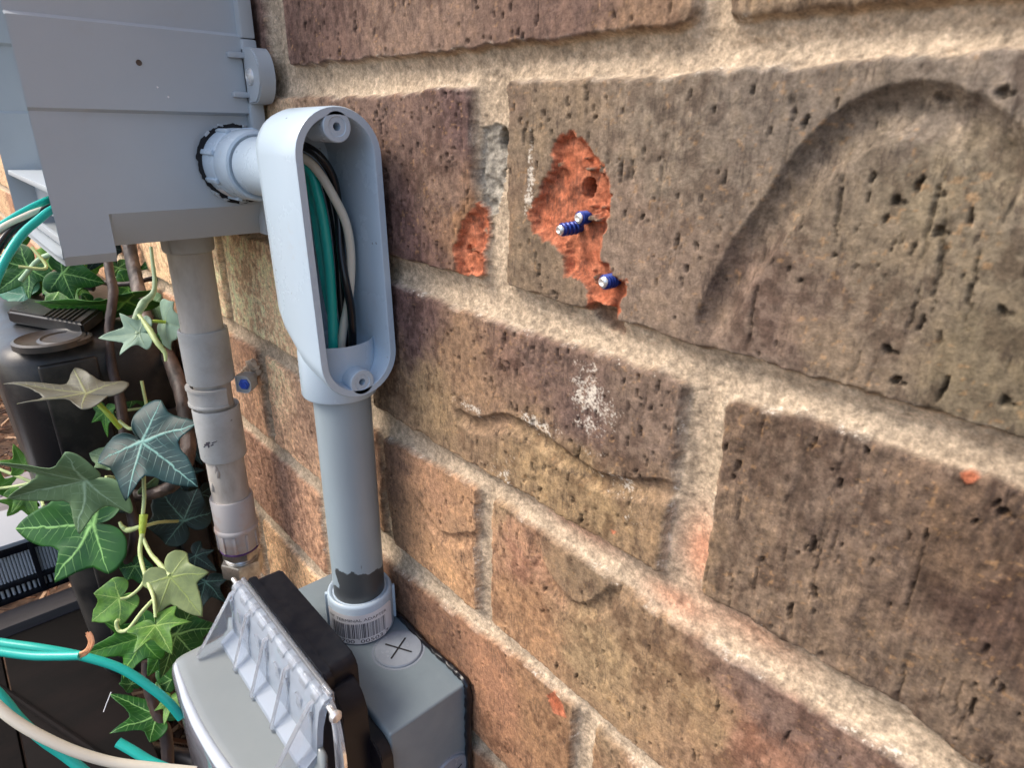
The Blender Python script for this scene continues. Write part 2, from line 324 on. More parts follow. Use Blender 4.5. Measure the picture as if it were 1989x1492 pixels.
cp(3, (755, 900, (140, 108, 88)), (850, 950, (184, 140, 108)), (900, 1050, (174, 136, 104)), (790, 1000, (150, 116, 88)), (880, 1130, (196, 152, 112)), (890, 940, (180, 138, 104)), (980, 1000, (160, 134, 104)), (1010, 1080, (180, 132, 106)), (1100, 1050, (148, 122, 96)), (1130, 1100, (138, 116, 92)), (1150, 1250, (164, 138, 104)), (1350, 1350, (158, 130, 98)), (1500, 1440, (176, 128, 102)),
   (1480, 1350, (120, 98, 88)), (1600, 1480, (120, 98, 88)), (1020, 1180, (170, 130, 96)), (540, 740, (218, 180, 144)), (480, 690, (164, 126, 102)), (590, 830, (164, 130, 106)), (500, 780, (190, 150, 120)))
cp(4, (850, 1200, (132, 98, 78)), (960, 1330, (176, 128, 98)), (1060, 1400, (158, 120, 88)), (1250, 1450, (168, 130, 102)), (620, 950, (176, 136, 108)), (540, 880, (146, 112, 94)), (1150, 1380, (150, 126, 98)))
GEN = np.array([lin(c) for c in [(204, 168, 132), (170, 130, 102), (214, 180, 144), (156, 122, 102), (190, 150, 116)]])  # other bricks' tones, lightened to make up for brighter light at left
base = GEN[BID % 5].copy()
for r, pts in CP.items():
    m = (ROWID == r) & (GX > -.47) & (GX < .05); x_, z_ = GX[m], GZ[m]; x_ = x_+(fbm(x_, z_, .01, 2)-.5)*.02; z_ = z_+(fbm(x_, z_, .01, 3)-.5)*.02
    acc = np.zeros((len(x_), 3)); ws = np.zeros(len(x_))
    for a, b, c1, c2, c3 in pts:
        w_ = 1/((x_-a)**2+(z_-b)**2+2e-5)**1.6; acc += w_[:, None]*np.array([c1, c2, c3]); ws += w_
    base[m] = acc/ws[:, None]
strk = fbm(GX, GZ*.12, .0013, 9, 4); strk2 = fbm(GX, GZ*.08, .004, 5, 3); base = base*(.82+.24*strk+.14*strk2)[..., None]
n1 = fbm(GX, GZ, .011, 3, 5); n2 = fbm(GX, GZ*.7, .0026, 8, 4); n3 = fbm(GX, GZ, .03, 6, 3)
mixd = smooth(.50, .62, n2*.65+n1*.35)*smooth(.30, .75, n3+.12)
dark = np.array([.62, .58, .57]); light = np.array([1.25, 1.22, 1.15])
base = base*(1-mixd[..., None]*(1-dark)); lg = smooth(.50, .36, n2*.6+n1*.4)*.75; base = base*(1+lg[..., None]*(light-1))
base *= (1-.6*smooth(.0002, .0016, pit))[..., None]  # pits also darkened in colour, adding painted shade to their real depth
spk = smooth(.80, .86, vn(GX, GZ, .0008, 5))*smooth(.5, .6, vn(GX, GZ, .006, 12)); base = base*(1-.3*spk[..., None])+lin((205, 160, 110))*.3*spk[..., None]
m1 = fbm(GX, GZ, .012, 10, 4); m2 = fbm(GX, GZ, .0012, 11, 3)
MC = lin((174, 154, 130))*(1-m1[..., None])+lin((198, 178, 153))*m1[..., None]; MC = MC*(.78+.44*m2)[..., None]
def blob(px, py, r, zr=None):
    a, b = wz(px, py); return np.exp(-((GX-a)**2/r**2+(GZ-b)**2/(zr or r)**2))
pk = np.clip(blob(1350, 1080, .006, .010)*1.1+blob(1300, 1180, .010, .004)*.8+blob(1450, 1240, .012, .005)*.6+blob(1140, 1050, .012, .004)*.5+blob(1080, 1010, .01, .004)*.4, 0, 1)*(.6+.6*m1)
MC = MC*(1-pk[..., None])+lin((206, 152, 122))*pk[..., None]
base = base*np.where(GX < -.27, 1.18, .86)[..., None]*np.array([1.0, .975, .94]); colr = base*brick[..., None]+MC*(1-brick[..., None])  # bricks left of the conduit body: own tan, raised to imitate brighter light
# cream and white bloom along the joints and splashed on the faces
en = fbm(GX, GZ, .006, 14, 4); ef = fbm(GX, GZ, .0011, 15, 3)
band = smooth(-.0016, -.0002, S)*smooth(.0016, .0004, S)*smooth(.50, .60, en)
for a, b, r_, zr, k in [(985, 600, .010, .004, 1.2), (1150, 650, .008, .003, 1), (1300, 700, .012, .002, .9), (990, 1040, .016, .004, 1.0), (1180, 1150, .012, .004, 1.1), (1100, 960, .02, .004, .8), (860, 900, .014, .002, .8), (700, 175, .02, .003, .9), (975, 330, .002, .02, 1.2), (1500, 700, .02, .002, .4), (960, 400, .0015, .02, 1), (1000, 585, .01, .002, 1), (1165, 655, .003, .003, 1.2)]:
    band = np.maximum(band, k*blob(a, b, r_, zr)*smooth(-.003, -.0005, S)*smooth(.0025, .0006, S)*smooth(.40, .55, en*.5+ef*.5))
spl = 0
for a, b, r_, zr, k in [(1135, 740, .005, .007, 1.3), (1140, 790, .007, .009, .9), (1185, 790, .004, .006, .8), (1050, 830, .009, .005, .8), (1200, 940, .010, .003, 1.0), (920, 795, .008, .002, 1.3), (1030, 820, .008, .003, .9), (980, 900, .006, .007, .7), (960, 920, .010, .004, .8), (1215, 700, .012, .003, .7), (900, 780, .006, .01, .5), (1010, 640, .012, .005, .6), (1160, 850, .01, .01, .5), (1330, 150, .01, .005, .3), (1030, 340, .0018, .012, 1.6), (1025, 400, .003, .004, 1.0), (1215, 1000, .01, .006, .6), (800, 600, .012, .006, .35)]:
    spl = spl+k*blob(a, b, r_, zr)
splm = 0*brick; BLM = np.clip(spl, 0, 1.3)*brick*(1-chip)
wh = np.clip(np.maximum(band, splm), 0, 1)*(1-chip)*(1-holes); BLM = np.maximum(BLM, np.clip(band, 0, 1.3)*.75*(1-chip)); wh = wh*.12; colr = colr*(1-wh[..., None])+lin((236, 222, 200))*wh[..., None]*1.02
depth = depth-wh*.0005*(1-np.clip(chip+grey, 0, 1))
o1 = fbm(GX, GZ, .004, 4, 4); OR = lin((164, 88, 58))*(1-o1[..., None])+lin((198, 126, 94))*o1[..., None]; OR = OR*(.72+.5*m2)[..., None]
colr = colr*(1-chip[..., None])+OR*chip[..., None]
GR = lin((168, 160, 146))*(.7+.5*m1)[..., None]; colr = colr*(1-grey[..., None])+GR*grey[..., None]
colr = colr*(1-BRK[..., None])+(lin((150, 122, 100))*(.7+.5*m1)[..., None])*BRK[..., None]; colr *= (1-.85*holes)[..., None]  # holes painted darker to pass for deep shade
for a, b, r_ in [(1660, 850, .0012)]: pass
colr = np.clip(colr, .01, .85)
nx, nz = GX.shape
co = np.stack([GX, depth, GZ], -1).reshape(-1, 3).astype(np.float32)
idx = np.arange(nx*nz).reshape(nx, nz); F = np.stack([idx[:-1, :-1], idx[1:, :-1], idx[1:, 1:], idx[:-1, 1:]], -1).reshape(-1, 4)
me = bpy.data.meshes.new('brick_wall'); me.vertices.add(len(co)); me.vertices.foreach_set('co', co.ravel())
me.loops.add(F.size); me.loops.foreach_set('vertex_index', F.ravel().astype(np.int32)); me.polygons.add(len(F))
me.polygons.foreach_set('loop_start', np.arange(0, F.size, 4, dtype=np.int32)); me.polygons.foreach_set('loop_total', np.full(len(F), 4, np.int32))
me.update(calc_edges=True); me.polygons.foreach_set('use_smooth', np.ones(len(F), bool))
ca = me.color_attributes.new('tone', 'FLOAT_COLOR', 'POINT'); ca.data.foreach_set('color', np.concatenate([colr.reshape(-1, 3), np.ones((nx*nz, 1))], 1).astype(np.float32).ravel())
at_ = me.attributes.new('mortar', 'FLOAT', 'POINT'); at_.data.foreach_set('value', (np.clip((1-brick)+grey, 0, 1)*(1-chip)).astype(np.float32).ravel())
at_ = me.attributes.new('bloom', 'FLOAT', 'POINT'); at_.data.foreach_set('value', BLM.astype(np.float32).ravel())
wall = bpy.data.objects.new('brick_wall', me); col.objects.link(wall)
tag(wall, 'weathered brown brick wall with sandy mortar joints, chipped orange patch and pressed curved grooves', 'wall')
m = mat('brick_and_mortar', rough=.9); me.materials.append(m); b = m.node_tree.nodes['Principled BSDF']; b.inputs['Specular IOR Level'].default_value = .25
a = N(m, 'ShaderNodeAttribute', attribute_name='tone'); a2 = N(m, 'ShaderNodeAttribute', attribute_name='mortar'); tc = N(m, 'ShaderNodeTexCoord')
n = N(m, 'ShaderNodeTexNoise', Scale=1500.0, Detail=6.0, Roughness=.7); L(m, tc.outputs['Object'], n.inputs[0])
n_ = N(m, 'ShaderNodeTexNoise', Scale=420.0, Detail=8.0, Roughness=.72); L(m, tc.outputs['Object'], n_.inputs[0])
r = N(m, 'ShaderNodeMapRange'); r.inputs['From Min'].default_value = .32; r.inputs['From Max'].default_value = .68; r.inputs['To Min'].default_value = .50; r.inputs['To Max'].default_value = 1.48; L(m, n_.outputs[0], r.inputs[0])
vm = N(m, 'ShaderNodeVectorMath', operation='SCALE'); L(m, a.outputs['Color'], vm.inputs[0]); L(m, r.outputs[0], vm.inputs['Scale']); 
r3 = N(m, 'ShaderNodeMapRange'); r3.inputs['From Min'].default_value = .3; r3.inputs['From Max'].default_value = .7; r3.inputs['To Min'].default_value = .68; r3.inputs['To Max'].default_value = 1.32; L(m, n.outputs[0], r3.inputs[0])
vm2 = N(m, 'ShaderNodeVectorMath', operation='SCALE'); L(m, vm.outputs[0], vm2.inputs[0]); L(m, r3.outputs[0], vm2.inputs['Scale']); 
a3 = N(m, 'ShaderNodeAttribute', attribute_name='bloom'); nb = N(m, 'ShaderNodeTexNoise', Scale=1050.0, Detail=5.0, Roughness=.65); L(m, tc.outputs['Object'], nb.inputs[0])
nb2 = N(m, 'ShaderNodeTexNoise', Scale=260.0, Detail=4.0); L(m, tc.outputs['Object'], nb2.inputs[0])
q1 = N(m, 'ShaderNodeMath', operation='MULTIPLY_ADD'); q1.inputs[1].default_value = .22; L(m, a3.outputs['Fac'], q1.inputs[0]); L(m, nb.outputs[0], q1.inputs[2])
q2 = N(m, 'ShaderNodeMath', operation='MULTIPLY_ADD'); q2.inputs[1].default_value = .7; L(m, nb2.outputs[0], q2.inputs[0]); L(m, q1.outputs[0], q2.inputs[2])
q3 = N(m, 'ShaderNodeMapRange'); q3.inputs['From Min'].default_value = 1.09; q3.inputs['From Max'].default_value = 1.25; q3.inputs['To Max'].default_value = .8; L(m, q2.outputs[0], q3.inputs[0])
q4 = N(m, 'ShaderNodeMath', operation='MULTIPLY'); q4.use_clamp = True; L(m, q3.outputs[0], q4.inputs[0]); q5 = N(m, 'ShaderNodeMath', operation='MULTIPLY'); q5.inputs[1].default_value = 2.5; q5.use_clamp = True; L(m, a3.outputs['Fac'], q5.inputs[0]); L(m, q5.outputs[0], q4.inputs[1])
mxb = N(m, 'ShaderNodeMix', data_type='RGBA'); L(m, q4.outputs[0], mxb.inputs[0]); 
mpv = N(m, 'ShaderNodeMapping'); mpv.inputs['Scale'].default_value = (1, 1, .22); L(m, tc.outputs['Object'], mpv.inputs[0])
nv = N(m, 'ShaderNodeTexNoise', Scale=1300.0, Detail=5.0, Roughness=.7); L(m, mpv.outputs[0], nv.inputs[0])
nw = N(m, 'ShaderNodeTexNoise', Scale=110.0, Detail=4.0); L(m, tc.outputs['Object'], nw.inputs[0])
s1 = N(m, 'ShaderNodeMath', operation='MULTIPLY_ADD'); s1.inputs[1].default_value = .6; L(m, nw.outputs[0], s1.inputs[0]); L(m, nv.outputs[0], s1.inputs[2])
s2_ = N(m, 'ShaderNodeMapRange'); s2_.inputs['From Min'].default_value = .86; s2_.inputs['From Max'].default_value = .96; s2_.inputs['To Max'].default_value = .5; L(m, s1.outputs[0], s2_.inputs[0])
s3 = N(m, 'ShaderNodeMath', operation='MULTIPLY_ADD'); s3.inputs[1].default_value = -1.0; s3.inputs[2].default_value = 1.0; s3.use_clamp = True; L(m, a2.outputs['Fac'], s3.inputs[0])
s4 = N(m, 'ShaderNodeMath', operation='MULTIPLY'); L(m, s2_.outputs[0], s4.inputs[0]); L(m, s3.outputs[0], s4.inputs[1])
mxd = N(m, 'ShaderNodeMix', data_type='RGBA'); L(m, s4.outputs[0], mxd.inputs[0]); L(m, vm2.outputs[0], mxd.inputs[6]); mxd.inputs[7].default_value = (.055, .038, .032, 1)
L(m, mxd.outputs[2], mxb.inputs[6]); mxb.inputs[7].default_value = (.80, .72, .60, 1); L(m, mxb.outputs[2], b.inputs['Base Color'])
mm = N(m, 'ShaderNodeMath', operation='MULTIPLY_ADD'); mm.inputs[1].default_value = .25; mm.inputs[2].default_value = .35; L(m, a2.outputs['Fac'], mm.inputs[0])
bp = N(m, 'ShaderNodeBump', Distance=.0007); L(m, n.outputs[0], bp.inputs['Height']); L(m, mm.outputs[0], bp.inputs['Strength'])
bp2 = N(m, 'ShaderNodeBump', Distance=.0008, Strength=.4); L(m, n_.outputs[0], bp2.inputs['Height']); L(m, bp.outputs[0], bp2.inputs['Normal']); L(m, bp2.outputs[0], b.inputs['Normal'])
del co, F, idx, colr, base
# ------------------------------------------------------------------ ground
gm = mat('mulch', rough=.95); grime(gm, (.10, .055, .03), (.03, .018, .012), scale=70, bump=.8, bscale=160, rough=(.9, 1))
bm = BM(); add(bm, [(-60, -60, -.62), (60, -60, -.62), (60, .02, -.62), (-60, .02, -.62)], [(0, 1, 2, 3)]); tag(obj('ground', bm, gm), kind='structure')
# ------------------------------------------------------------------ plastics, metals, paints
def plastic(name, c, dark, **kw):
    m = mat(name, rough=.4); k = dict(scale=30, lo=.3, hi=.8, bump=.06, bscale=2600, rough=(.34, .42), scuff=.35); k.update(kw); grime(m, c, dark, **k); return m
M_BOX = plastic('grey_enclosure_plastic', (.46, .50, .525), (.42, .46, .485), amt=.8, scuff=.15)
M_LB = plastic('pale_conduit_plastic', (.51, .62, .71), (.48, .58, .66), rough=(.24, .30), amt=.6, bump=.03)
M_PIPE = plastic('conduit_grey', (.33, .37, .41), (.27, .30, .33), stretch=(1, 1, .25), scale=90)
M_OLD = plastic('weathered_conduit', (.54, .50, .45), (.30, .255, .21), scale=45, lo=.42, hi=.7, bump=.25, bscale=1200, rough=(.45, .7), stretch=(1, 1, .4))
M_CPL = plastic('coupling_grey', (.46, .465, .455), (.34, .32, .295), scale=50, lo=.45, hi=.75, bump=.1, rough=(.4, .6))
M_COL = plastic('dusty_collar', (.47, .44, .425), (.46, .30, .22), scale=60, lo=.5, hi=.72, bump=.1, rough=(.4, .6))
M_STEEL = mat('painted_box_grey', rough=.35); grime(M_STEEL, (.205, .255, .28), (.18, .225, .25), scale=80, bump=.12, bscale=1400, rough=(.28, .42))
M_ZINC = mat('zinc_metal', rough=.3, metal=1.); grime(M_ZINC, (.62, .60, .56), (.30, .27, .24), scale=160, bump=.2, bscale=1500, rough=(.25, .5))
M_BLACK = mat('black_plastic', rough=.35); grime(M_BLACK, (.005, .006, .010), (.012, .012, .015), scale=160, rough=(.30, .36)); M_BLACK.node_tree.nodes['Principled BSDF'].inputs['Specular IOR Level'].default_value = .3
M_CAULK = mat('black_sealant', (.008, .008, .011), .3)
M_HOLE_SHADE = mat('painted_hole_shade', (.01, .01, .012), .8)  # near-black colour standing in for shade inside holes and slots
M_GREEN = mat('green_wire_jacket', (.02, .47, .39), .25); M_WHITE = mat('white_wire_jacket', (.74, .69, .56), .3); M_BLKW = mat('black_wire_jacket', (.008, .008, .010), .22)
M_COPPER = mat('bare_copper', (.95, .46, .24), .3, .5)
M_BLUE2 = mat('blue_screw_head', (.05, .12, .55), .3, .2); M_BLUE = mat('blue_screw_coating', (.012, .035, .22), .3, .3); M_SCR = mat('bright_screw_metal', (.88, .87, .84), .3, .7)
M_LABEL = mat('label_paper', (.86, .85, .86), .35); M_INK = mat('label_ink', (.06, .055, .07), .5)
M_CLEAR = mat('clear_polycarbonate', (.93, .96, 1), .05, IOR=1.5, Transmission_Weight=.85)
M_CLEAR.node_tree.nodes['Principled BSDF'].inputs['Base Color'].default_value = (.90, .93, .98, 1)
M_FROST = mat('frosted_polycarbonate', (.50, .53, .52), .20, IOR=1.45, Transmission_Weight=.25)
grime(M_FROST, (.33, .36, .355), (.29, .32, .325), scale=14, rough=(.12, .18))
M_SMOKE = mat('smoky_clear_side', (.55, .55, .62), .08, IOR=1.45, Transmission_Weight=.75)
M_EDGE_HILITE = mat('painted_edge_highlight', (.62, .68, .76), .10, IOR=1.45, Transmission_Weight=.15)  # pale tone used for the painted highlight on the lid edge
M_FROST2 = mat('milky_polycarbonate', (.66, .74, .84), .08, IOR=1.5, Transmission_Weight=.62)
# ------------------------------------------------------------------ utility enclosure (open front)
en = thing('utility_enclosure', 'grey plastic utility box with open front, mounted on the brick above the ivy', 'utility box', (-.37, -.045, .02))
def prof(front, k=0.):
    a = [(-.3075, .150), (-.3075, .0358), (-.3052, .0345), (-.3050, .0046), (-.3056-.0030*k, .0034)]
    a += [(-.3053, -.0345), (-.3055, -.0500), (-.3085, -.0540), (-.330, -.0548)] if front else [(-.3053, -.0345), (-.3078, -.0385), (-.3160, -.0488), (-.330, -.0493)]
    return a
def ring(y, front, k, t=0):
    r = prof(front, k); R = [(x-t, y, z+(t if z < -.047 else 0)) for x, z in r]
    mir = [(-.745-x+0, y_, z) for x, y_, z in R[::-1]]
    return R+mir
ys = [(-.0888, True, 0), (-.0706, True, .25), (-.0694, False, .3), (-.050, False, .6), (-.020, False, 1), (-.003, False, 1)]
bm = BM(); out = [ring(y, f, k) for y, f, k in ys]; inn = [ring(y, f, k, .0024) for y, f, k in ys[::-1]]
loft(bm, out+inn, close=False, caps=(False, False))
box(bm, (-.4400, -.0060, -.049), (-.3095, -.0036, .15)); box(bm, (-.4375, -.0885, .1465), (-.3095, -.006, .1495))
obj('housing', bm, M_BOX, en, ang=28)
bm = BM(); box(bm, (-.4385, -.0085, .034), (-.3030, -.0025, .150), .001); box(bm, (-.3110, -.0085, -.0485), (-.3030, -.0022, .0338), .001); obj('back_plate', bm, M_BOX, en)
bm = BM()
for z0, z1 in ((-.0265, -.0240),): box(bm, (-.441, -.0878, z0), (-.3075, -.012, z1), .0006)
box(bm, (-.4385, -.078, -.0445), (-.3100, -.0755, -.0265), .0006); box(bm, (-.4385, -.0855, -.0495), (-.3100, -.0835, -.0462), .0005)
obj('inner_shelf', bm, M_BOX, en)
# mounting lug with screw and two ribs
lg = BM(); c = (-.3015, .0195); pts = [(-.306, .0305)]+[(-.2990+.0098*math.cos(a), .0193+.0112*math.sin(a)*1.0) for a in np.linspace(math.radians(72), math.radians(-72), 14)]+[(-.306, .0080)]
loft(lg, [[(x, y, z) for x, z in pts] for y in (-.0085, -.0015)]); bmesh.ops.bevel(lg, geom=[e for e in lg.edges if abs(e.verts[0].co.y-e.verts[1].co.y) < 1e-5 and e.verts[0].co.y < -.005], offset=.0006, segments=2, affect='EDGES')
lug = obj('mounting_lug', lg, M_BOX, en)
bm = BM(); box(bm, (-.3050, -.0150, .0262), (-.3022, -.0080, .0284), .0005); box(bm, (-.3050, -.0150, .0108), (-.3022, -.0080, .0130), .0005); obj('rib', bm, M_BOX, en)
bm = BM(); lathe(bm, (-.2985, -.0084, .0190), (0, -1, 0), [(0, .0034), (.0010, .0032), (.0016, .002), (.0012, .0012), (.0004, .0011)], 20); obj('screw', bm, M_SCR, lug)
# jagged dark ring painted as the shaded gap round the adapter, and small scars
bm = BM(); HC = np.array([-.3052, -.0168, -.0163]); n = 90; ro = []; ri = []
for k in range(n):
    a = 2*math.pi*k/n; rr = .01625+.0007*random.random()+.0006*(math.sin(3*a) > .4); ro.append((HC[0]+.0004, HC[1]+rr*math.cos(a), HC[2]+rr*math.sin(a))); ri.append((HC[0]+.0003, HC[1]+.012*math.cos(a), HC[2]+.012*math.sin(a)))
loft(bm, [ro, ri], caps=(False, False)); obj('gap_shade_ring', bm, M_HOLE_SHADE, en)
bm = BM()
for k in range(18):
    a = random.choice([random.uniform(1.2, 3.3), random.uniform(3.7, 5.2), random.uniform(3.9, 4.9)]); rr = .0166; s = random.uniform(.0003, .0010)
    p = Vector((HC[0]+.0006, HC[1]+rr*math.cos(a), HC[2]+rr*math.sin(a)))
    t = bmesh.new(); bmesh.ops.create_cube(t, size=1)
    for v in t.verts: v.co = Vector((v.co.x*s*.9, v.co.y*s*2.2*(1+.5*random.random()), v.co.z*s))+Vector((random.uniform(-.2, .2)*s,)*3)
    bmesh.ops.transform(t, matrix=Matrix.Translation(p) @ Matrix.Rotation(a+1.57+random.uniform(-.5, .5), 4, 'X') @ Matrix.Rotation(random.uniform(-.6, .6), 4, 'Z'), verts=t.verts); bm = BM(); merge(bm, t); obj('plastic_burr', bm, M_BOX, en)
bm = BM(); lathe(bm, pl(270, 121, 'x', -.3050), (1, 0, 0), [(-.0003, .0012), (.00025, .0010), (.0001, .0004)], 12); obj('dirt_spot', bm, mat('brown_dirt', (.10, .07, .05), .8), en)
bm = BM()
for px_, py_ in ((327, 188), (306, 169)): bm = BM(); lathe(bm, pl(px_, py_, 'x', -.3050), (1, .2, 0), [(-.0003, .0005), (.0003, .0003)], 7); obj('paint_fleck', bm, M_LABEL, en)
# ------------------------------------------------------------------ conduit body, opened
lb = thing('conduit_elbow', 'pale blue-grey open conduit elbow body with wires inside', 'conduit body', (-.222, -.018, -.045))
def yc(z): return -.0183-(z+.045)*.022
def stad(x, zt, zb, w, n=22, dy=0):
    P = []
    for a in np.linspace(0, math.pi, n): P.append((x, yc(zt-w)+dy+w*math.cos(a), zt-w+w*math.sin(a)))
    for a in np.linspace(math.pi, 2*math.pi, n): P.append((x, yc(zb+w)+dy+w*math.cos(a), zb+w+w*math.sin(a)))
    return P
W = .01585
rings = [stad(-.2415, .0005, -.074, W-.0055), stad(-.2408, .0030, -.0765, W-.0030), stad(-.2385, .0050, -.0795, W-.0012), stad(-.2340, .0057, -.084, W-.0004), stad(-.2220, .0059, -.0925, W-.0001), stad(-.2053, .0061, -.0962, W),
         stad(-.2046, .0058, -.0959, W-.0003), stad(-.2046, .0035, -.0936, W-.0027), stad(-.2051, .0032, -.0933, W-.0030), stad(-.2200, .0030, -.0915, W-.0032), stad(-.2375, .0010, -.079, W-.0036)]
bm = BM(); loft(bm, rings); body = obj('body', bm, M_LB, lb, ang=35)
bm = BM()
for z in (-.006+.0058, -.0905):
    t = bmesh.new(); lathe(t, (-.2195, yc(z), z), (1, 0, 0), [(0, .0050), (.0146, .0050), (.0149, .0047), (.0149, .0032), (.0146, .0030), (.0146, .00135), (.004, .0012)], 28); merge(bm, t)
    o = obj('screw_boss', bm, M_LB, lb); bm = BM()
    t = BM(); lathe(t, (-.2125, yc(z), z), (1, 0, 0), [(0, .00125), (.0008, .0012)], 16); obj('screw_hole_shade', t, M_HOLE_SHADE, o)  # dark disc painted as the shade down the screw hole
bm = BM()
for z, s in ((-.012, -1), (-.040, 1), (-.045, -1), (-.068, 1), (-.080, -1), (-.015, 1)):
    bm = BM(); lathe(bm, (-.2047, yc(z)+s*(W-.0014), z), (1, 0, 0), [(0, .0009), (.00018, .0008), (.0002, .0003)], 12); obj('mould_mark', bm, M_LB, lb)
bm = BM(); lathe(bm, (-.2250, -.0168, -.1005), (0, 0, 1), [(0, .0128), (0, .0146), (.0008, .0150), (.018, .0149), (.023, .0145)], 48, closed=False); lathe(bm, (-.2225, -.0170, -.0865), (0, 0, 1), [(0, .0095), (.0006, .0105), (.004, .0108), (.0046, .0100), (.0040, .0092), (-.004, .0090)], 40, closed=False); obj('bottom_hub', bm, M_LB, lb)
bm = BM(); lathe(bm, (-.2385, HC[1], HC[2]), (-1, 0, 0), [(0, .0125), (.010, .0121), (.0175, .0118), (.040, .0118)], 48); obj('rear_hub', bm, M_LB, lb)
# adapter between the enclosure and the conduit body
ad = thing('conduit_adapter', 'short ribbed adapter with a scrap of label, entering the side of the grey utility box', 'adapter', (-.29, HC[1], HC[2]))
bm = BM(); lathe(bm, (-.318, HC[1], HC[2]), (1, 0, 0), [(0, .0148), (.0235, .0148), (.0245, .0145), (.0250, .0141), (.0262, .0145), (.0275, .0146), (.0370, .0143), (.0385, .0138), (.0390, .0128), (.0385, .0118)], 56)
obj('sleeve', bm, M_LB, ad)
for k in range(8):
    bm = BM(); a = math.radians(205+k*45); p = (HC[1]+.0149*math.cos(a), HC[2]+.0149*math.sin(a))
    box(bm, (-.318, -.0011, -.0009), (-.2925, .0011, .0009), .0006, 2, Matrix.Translation((0, p[0], p[1])) @ Matrix.Rotation(a+math.pi/2, 4, 'X')); obj('grip_rib', bm, M_LB, ad)
def patch(bm, c, axis, a0, a1, h0, h1, r, n=24, mi=0, bow=None):
    c = Vector(c); ax = Vector(axis); u, v = (Vector((1, 0, 0)), Vector((0, 1, 0))) if abs(ax.z) > .5 else (Vector((0, 1, 0)), Vector((0, 0, 1)))
    rows = []
    for k in range(n+1):
        a = a0+(a1-a0)*k/n; d = u*math.cos(a)+v*math.sin(a); b0, b1 = (bow(k/n) if bow else (0, 0))
        rows.append([bm.verts.new(c+d*r+ax*(h0+b0)), bm.verts.new(c+d*r+ax*(h1+b1))])
    for k in range(n):
        q = bm.faces.new((rows[k][0], rows[k+1][0], rows[k+1][1], rows[k][1])); q.material_index = mi
bm = BM(); patch(bm, (-.305, HC[1], HC[2]), (1, 0, 0), math.radians(222), math.radians(262), .0015, .0105, .01495)
for k, (a, b) in enumerate(((245, 246.5), (249, 250), (252, 254.5), (256, 257))): patch(bm, (-.305, HC[1], HC[2]), (1, 0, 0), math.radians(a), math.radians(b), .004, .009, .01500, 4, 1)
obj('label', bm, [M_LABEL, M_INK], ad)
# ------------------------------------------------------------------ straight conduit with smeared grey paint
M_CON = plastic('conduit_with_dark_paint', (.33, .395, .43), (.29, .345, .375), stretch=(1, 1, .3), scale=90, rough=(.3, .42))
b = M_CON.node_tree.nodes['Principled BSDF']; src = b.inputs['Base Color'].links[0].from_socket
tc = N(M_CON, 'ShaderNodeTexCoord'); sx = N(M_CON, 'ShaderNodeSeparateXYZ'); L(M_CON, tc.outputs['Object'], sx.inputs[0])
at2 = N(M_CON, 'ShaderNodeMath', operation='ARCTAN2'); L(M_CON, sx.outputs[1], at2.inputs[0]); L(M_CON, sx.outputs[0], at2.inputs[1])
sn = N(M_CON, 'ShaderNodeMath', operation='MULTIPLY_ADD'); sn.inputs[1].default_value = 1.75; sn.inputs[2].default_value = 3.84; L(M_CON, at2.outputs[0], sn.inputs[0])
s2 = N(M_CON, 'ShaderNodeMath', operation='SINE'); L(M_CON, sn.outputs[0], s2.inputs[0])
nz_ = N(M_CON, 'ShaderNodeTexNoise', Scale=95.0, Detail=7.0); L(M_CON, tc.outputs['Object'], nz_.inputs[0])
h1 = N(M_CON, 'ShaderNodeMath', operation='MULTIPLY_ADD'); h1.inputs[1].default_value = -.0020; L(M_CON, s2.outputs[0], h1.inputs[0]); L(M_CON, sx.outputs[2], h1.inputs[2])
h2 = N(M_CON, 'ShaderNodeMath', operation='MULTIPLY_ADD'); h2.inputs[1].default_value = .011; L(M_CON, nz_.outputs[0], h2.inputs[0]); L(M_CON, h1.outputs[0], h2.inputs[2])
mr = N(M_CON, 'ShaderNodeMapRange'); mr.inputs['From Min'].default_value = .0418; mr.inputs['From Max'].default_value = .0415; L(M_CON, h2.outputs[0], mr.inputs[0])
# the left strip of the pipe stays bare lower down
mr2 = N(M_CON, 'ShaderNodeMapRange'); mr2.inputs['From Min'].default_value = -.82; mr2.inputs['From Max'].default_value = -.80; an_ = N(M_CON, 'ShaderNodeMath', operation='MULTIPLY_ADD'); an_.inputs[1].default_value = 1.1; L(M_CON, nz_.outputs[0], an_.inputs[0]); L(M_CON, at2.outputs[0], an_.inputs[2]); L(M_CON, an_.outputs[0], mr2.inputs[0])
lowz = N(M_CON, 'ShaderNodeMapRange'); lowz.inputs['From Min'].default_value = .0300; lowz.inputs['From Max'].default_value = .0297; L(M_CON, h2.outputs[0], lowz.inputs[0])
mx_ = N(M_CON, 'ShaderNodeMath', operation='MAXIMUM'); L(M_CON, mr2.outputs[0], mx_.inputs[0]); L(M_CON, lowz.outputs[0], mx_.inputs[1])
ml = N(M_CON, 'ShaderNodeMath', operation='MULTIPLY'); L(M_CON, mr.outputs[0], ml.inputs[0]); L(M_CON, mx_.outputs[0], ml.inputs[1])
mixc = N(M_CON, 'ShaderNodeMix', data_type='RGBA'); L(M_CON, ml.outputs[0], mixc.inputs[0]); L(M_CON, src, mixc.inputs[6]); mixc.inputs[7].default_value = (.060, .064, .066, 1); L(M_CON, mixc.outputs[2], b.inputs['Base Color'])
bm = BM(); lathe(bm, (0, 0, 0), (0, 0, 1), [(0, .0115), (.06, .0115), (.13, .0115)], 64)
con = obj('straight_conduit', bm, M_CON); con.location = (-.2237, -.0168, -.2190)
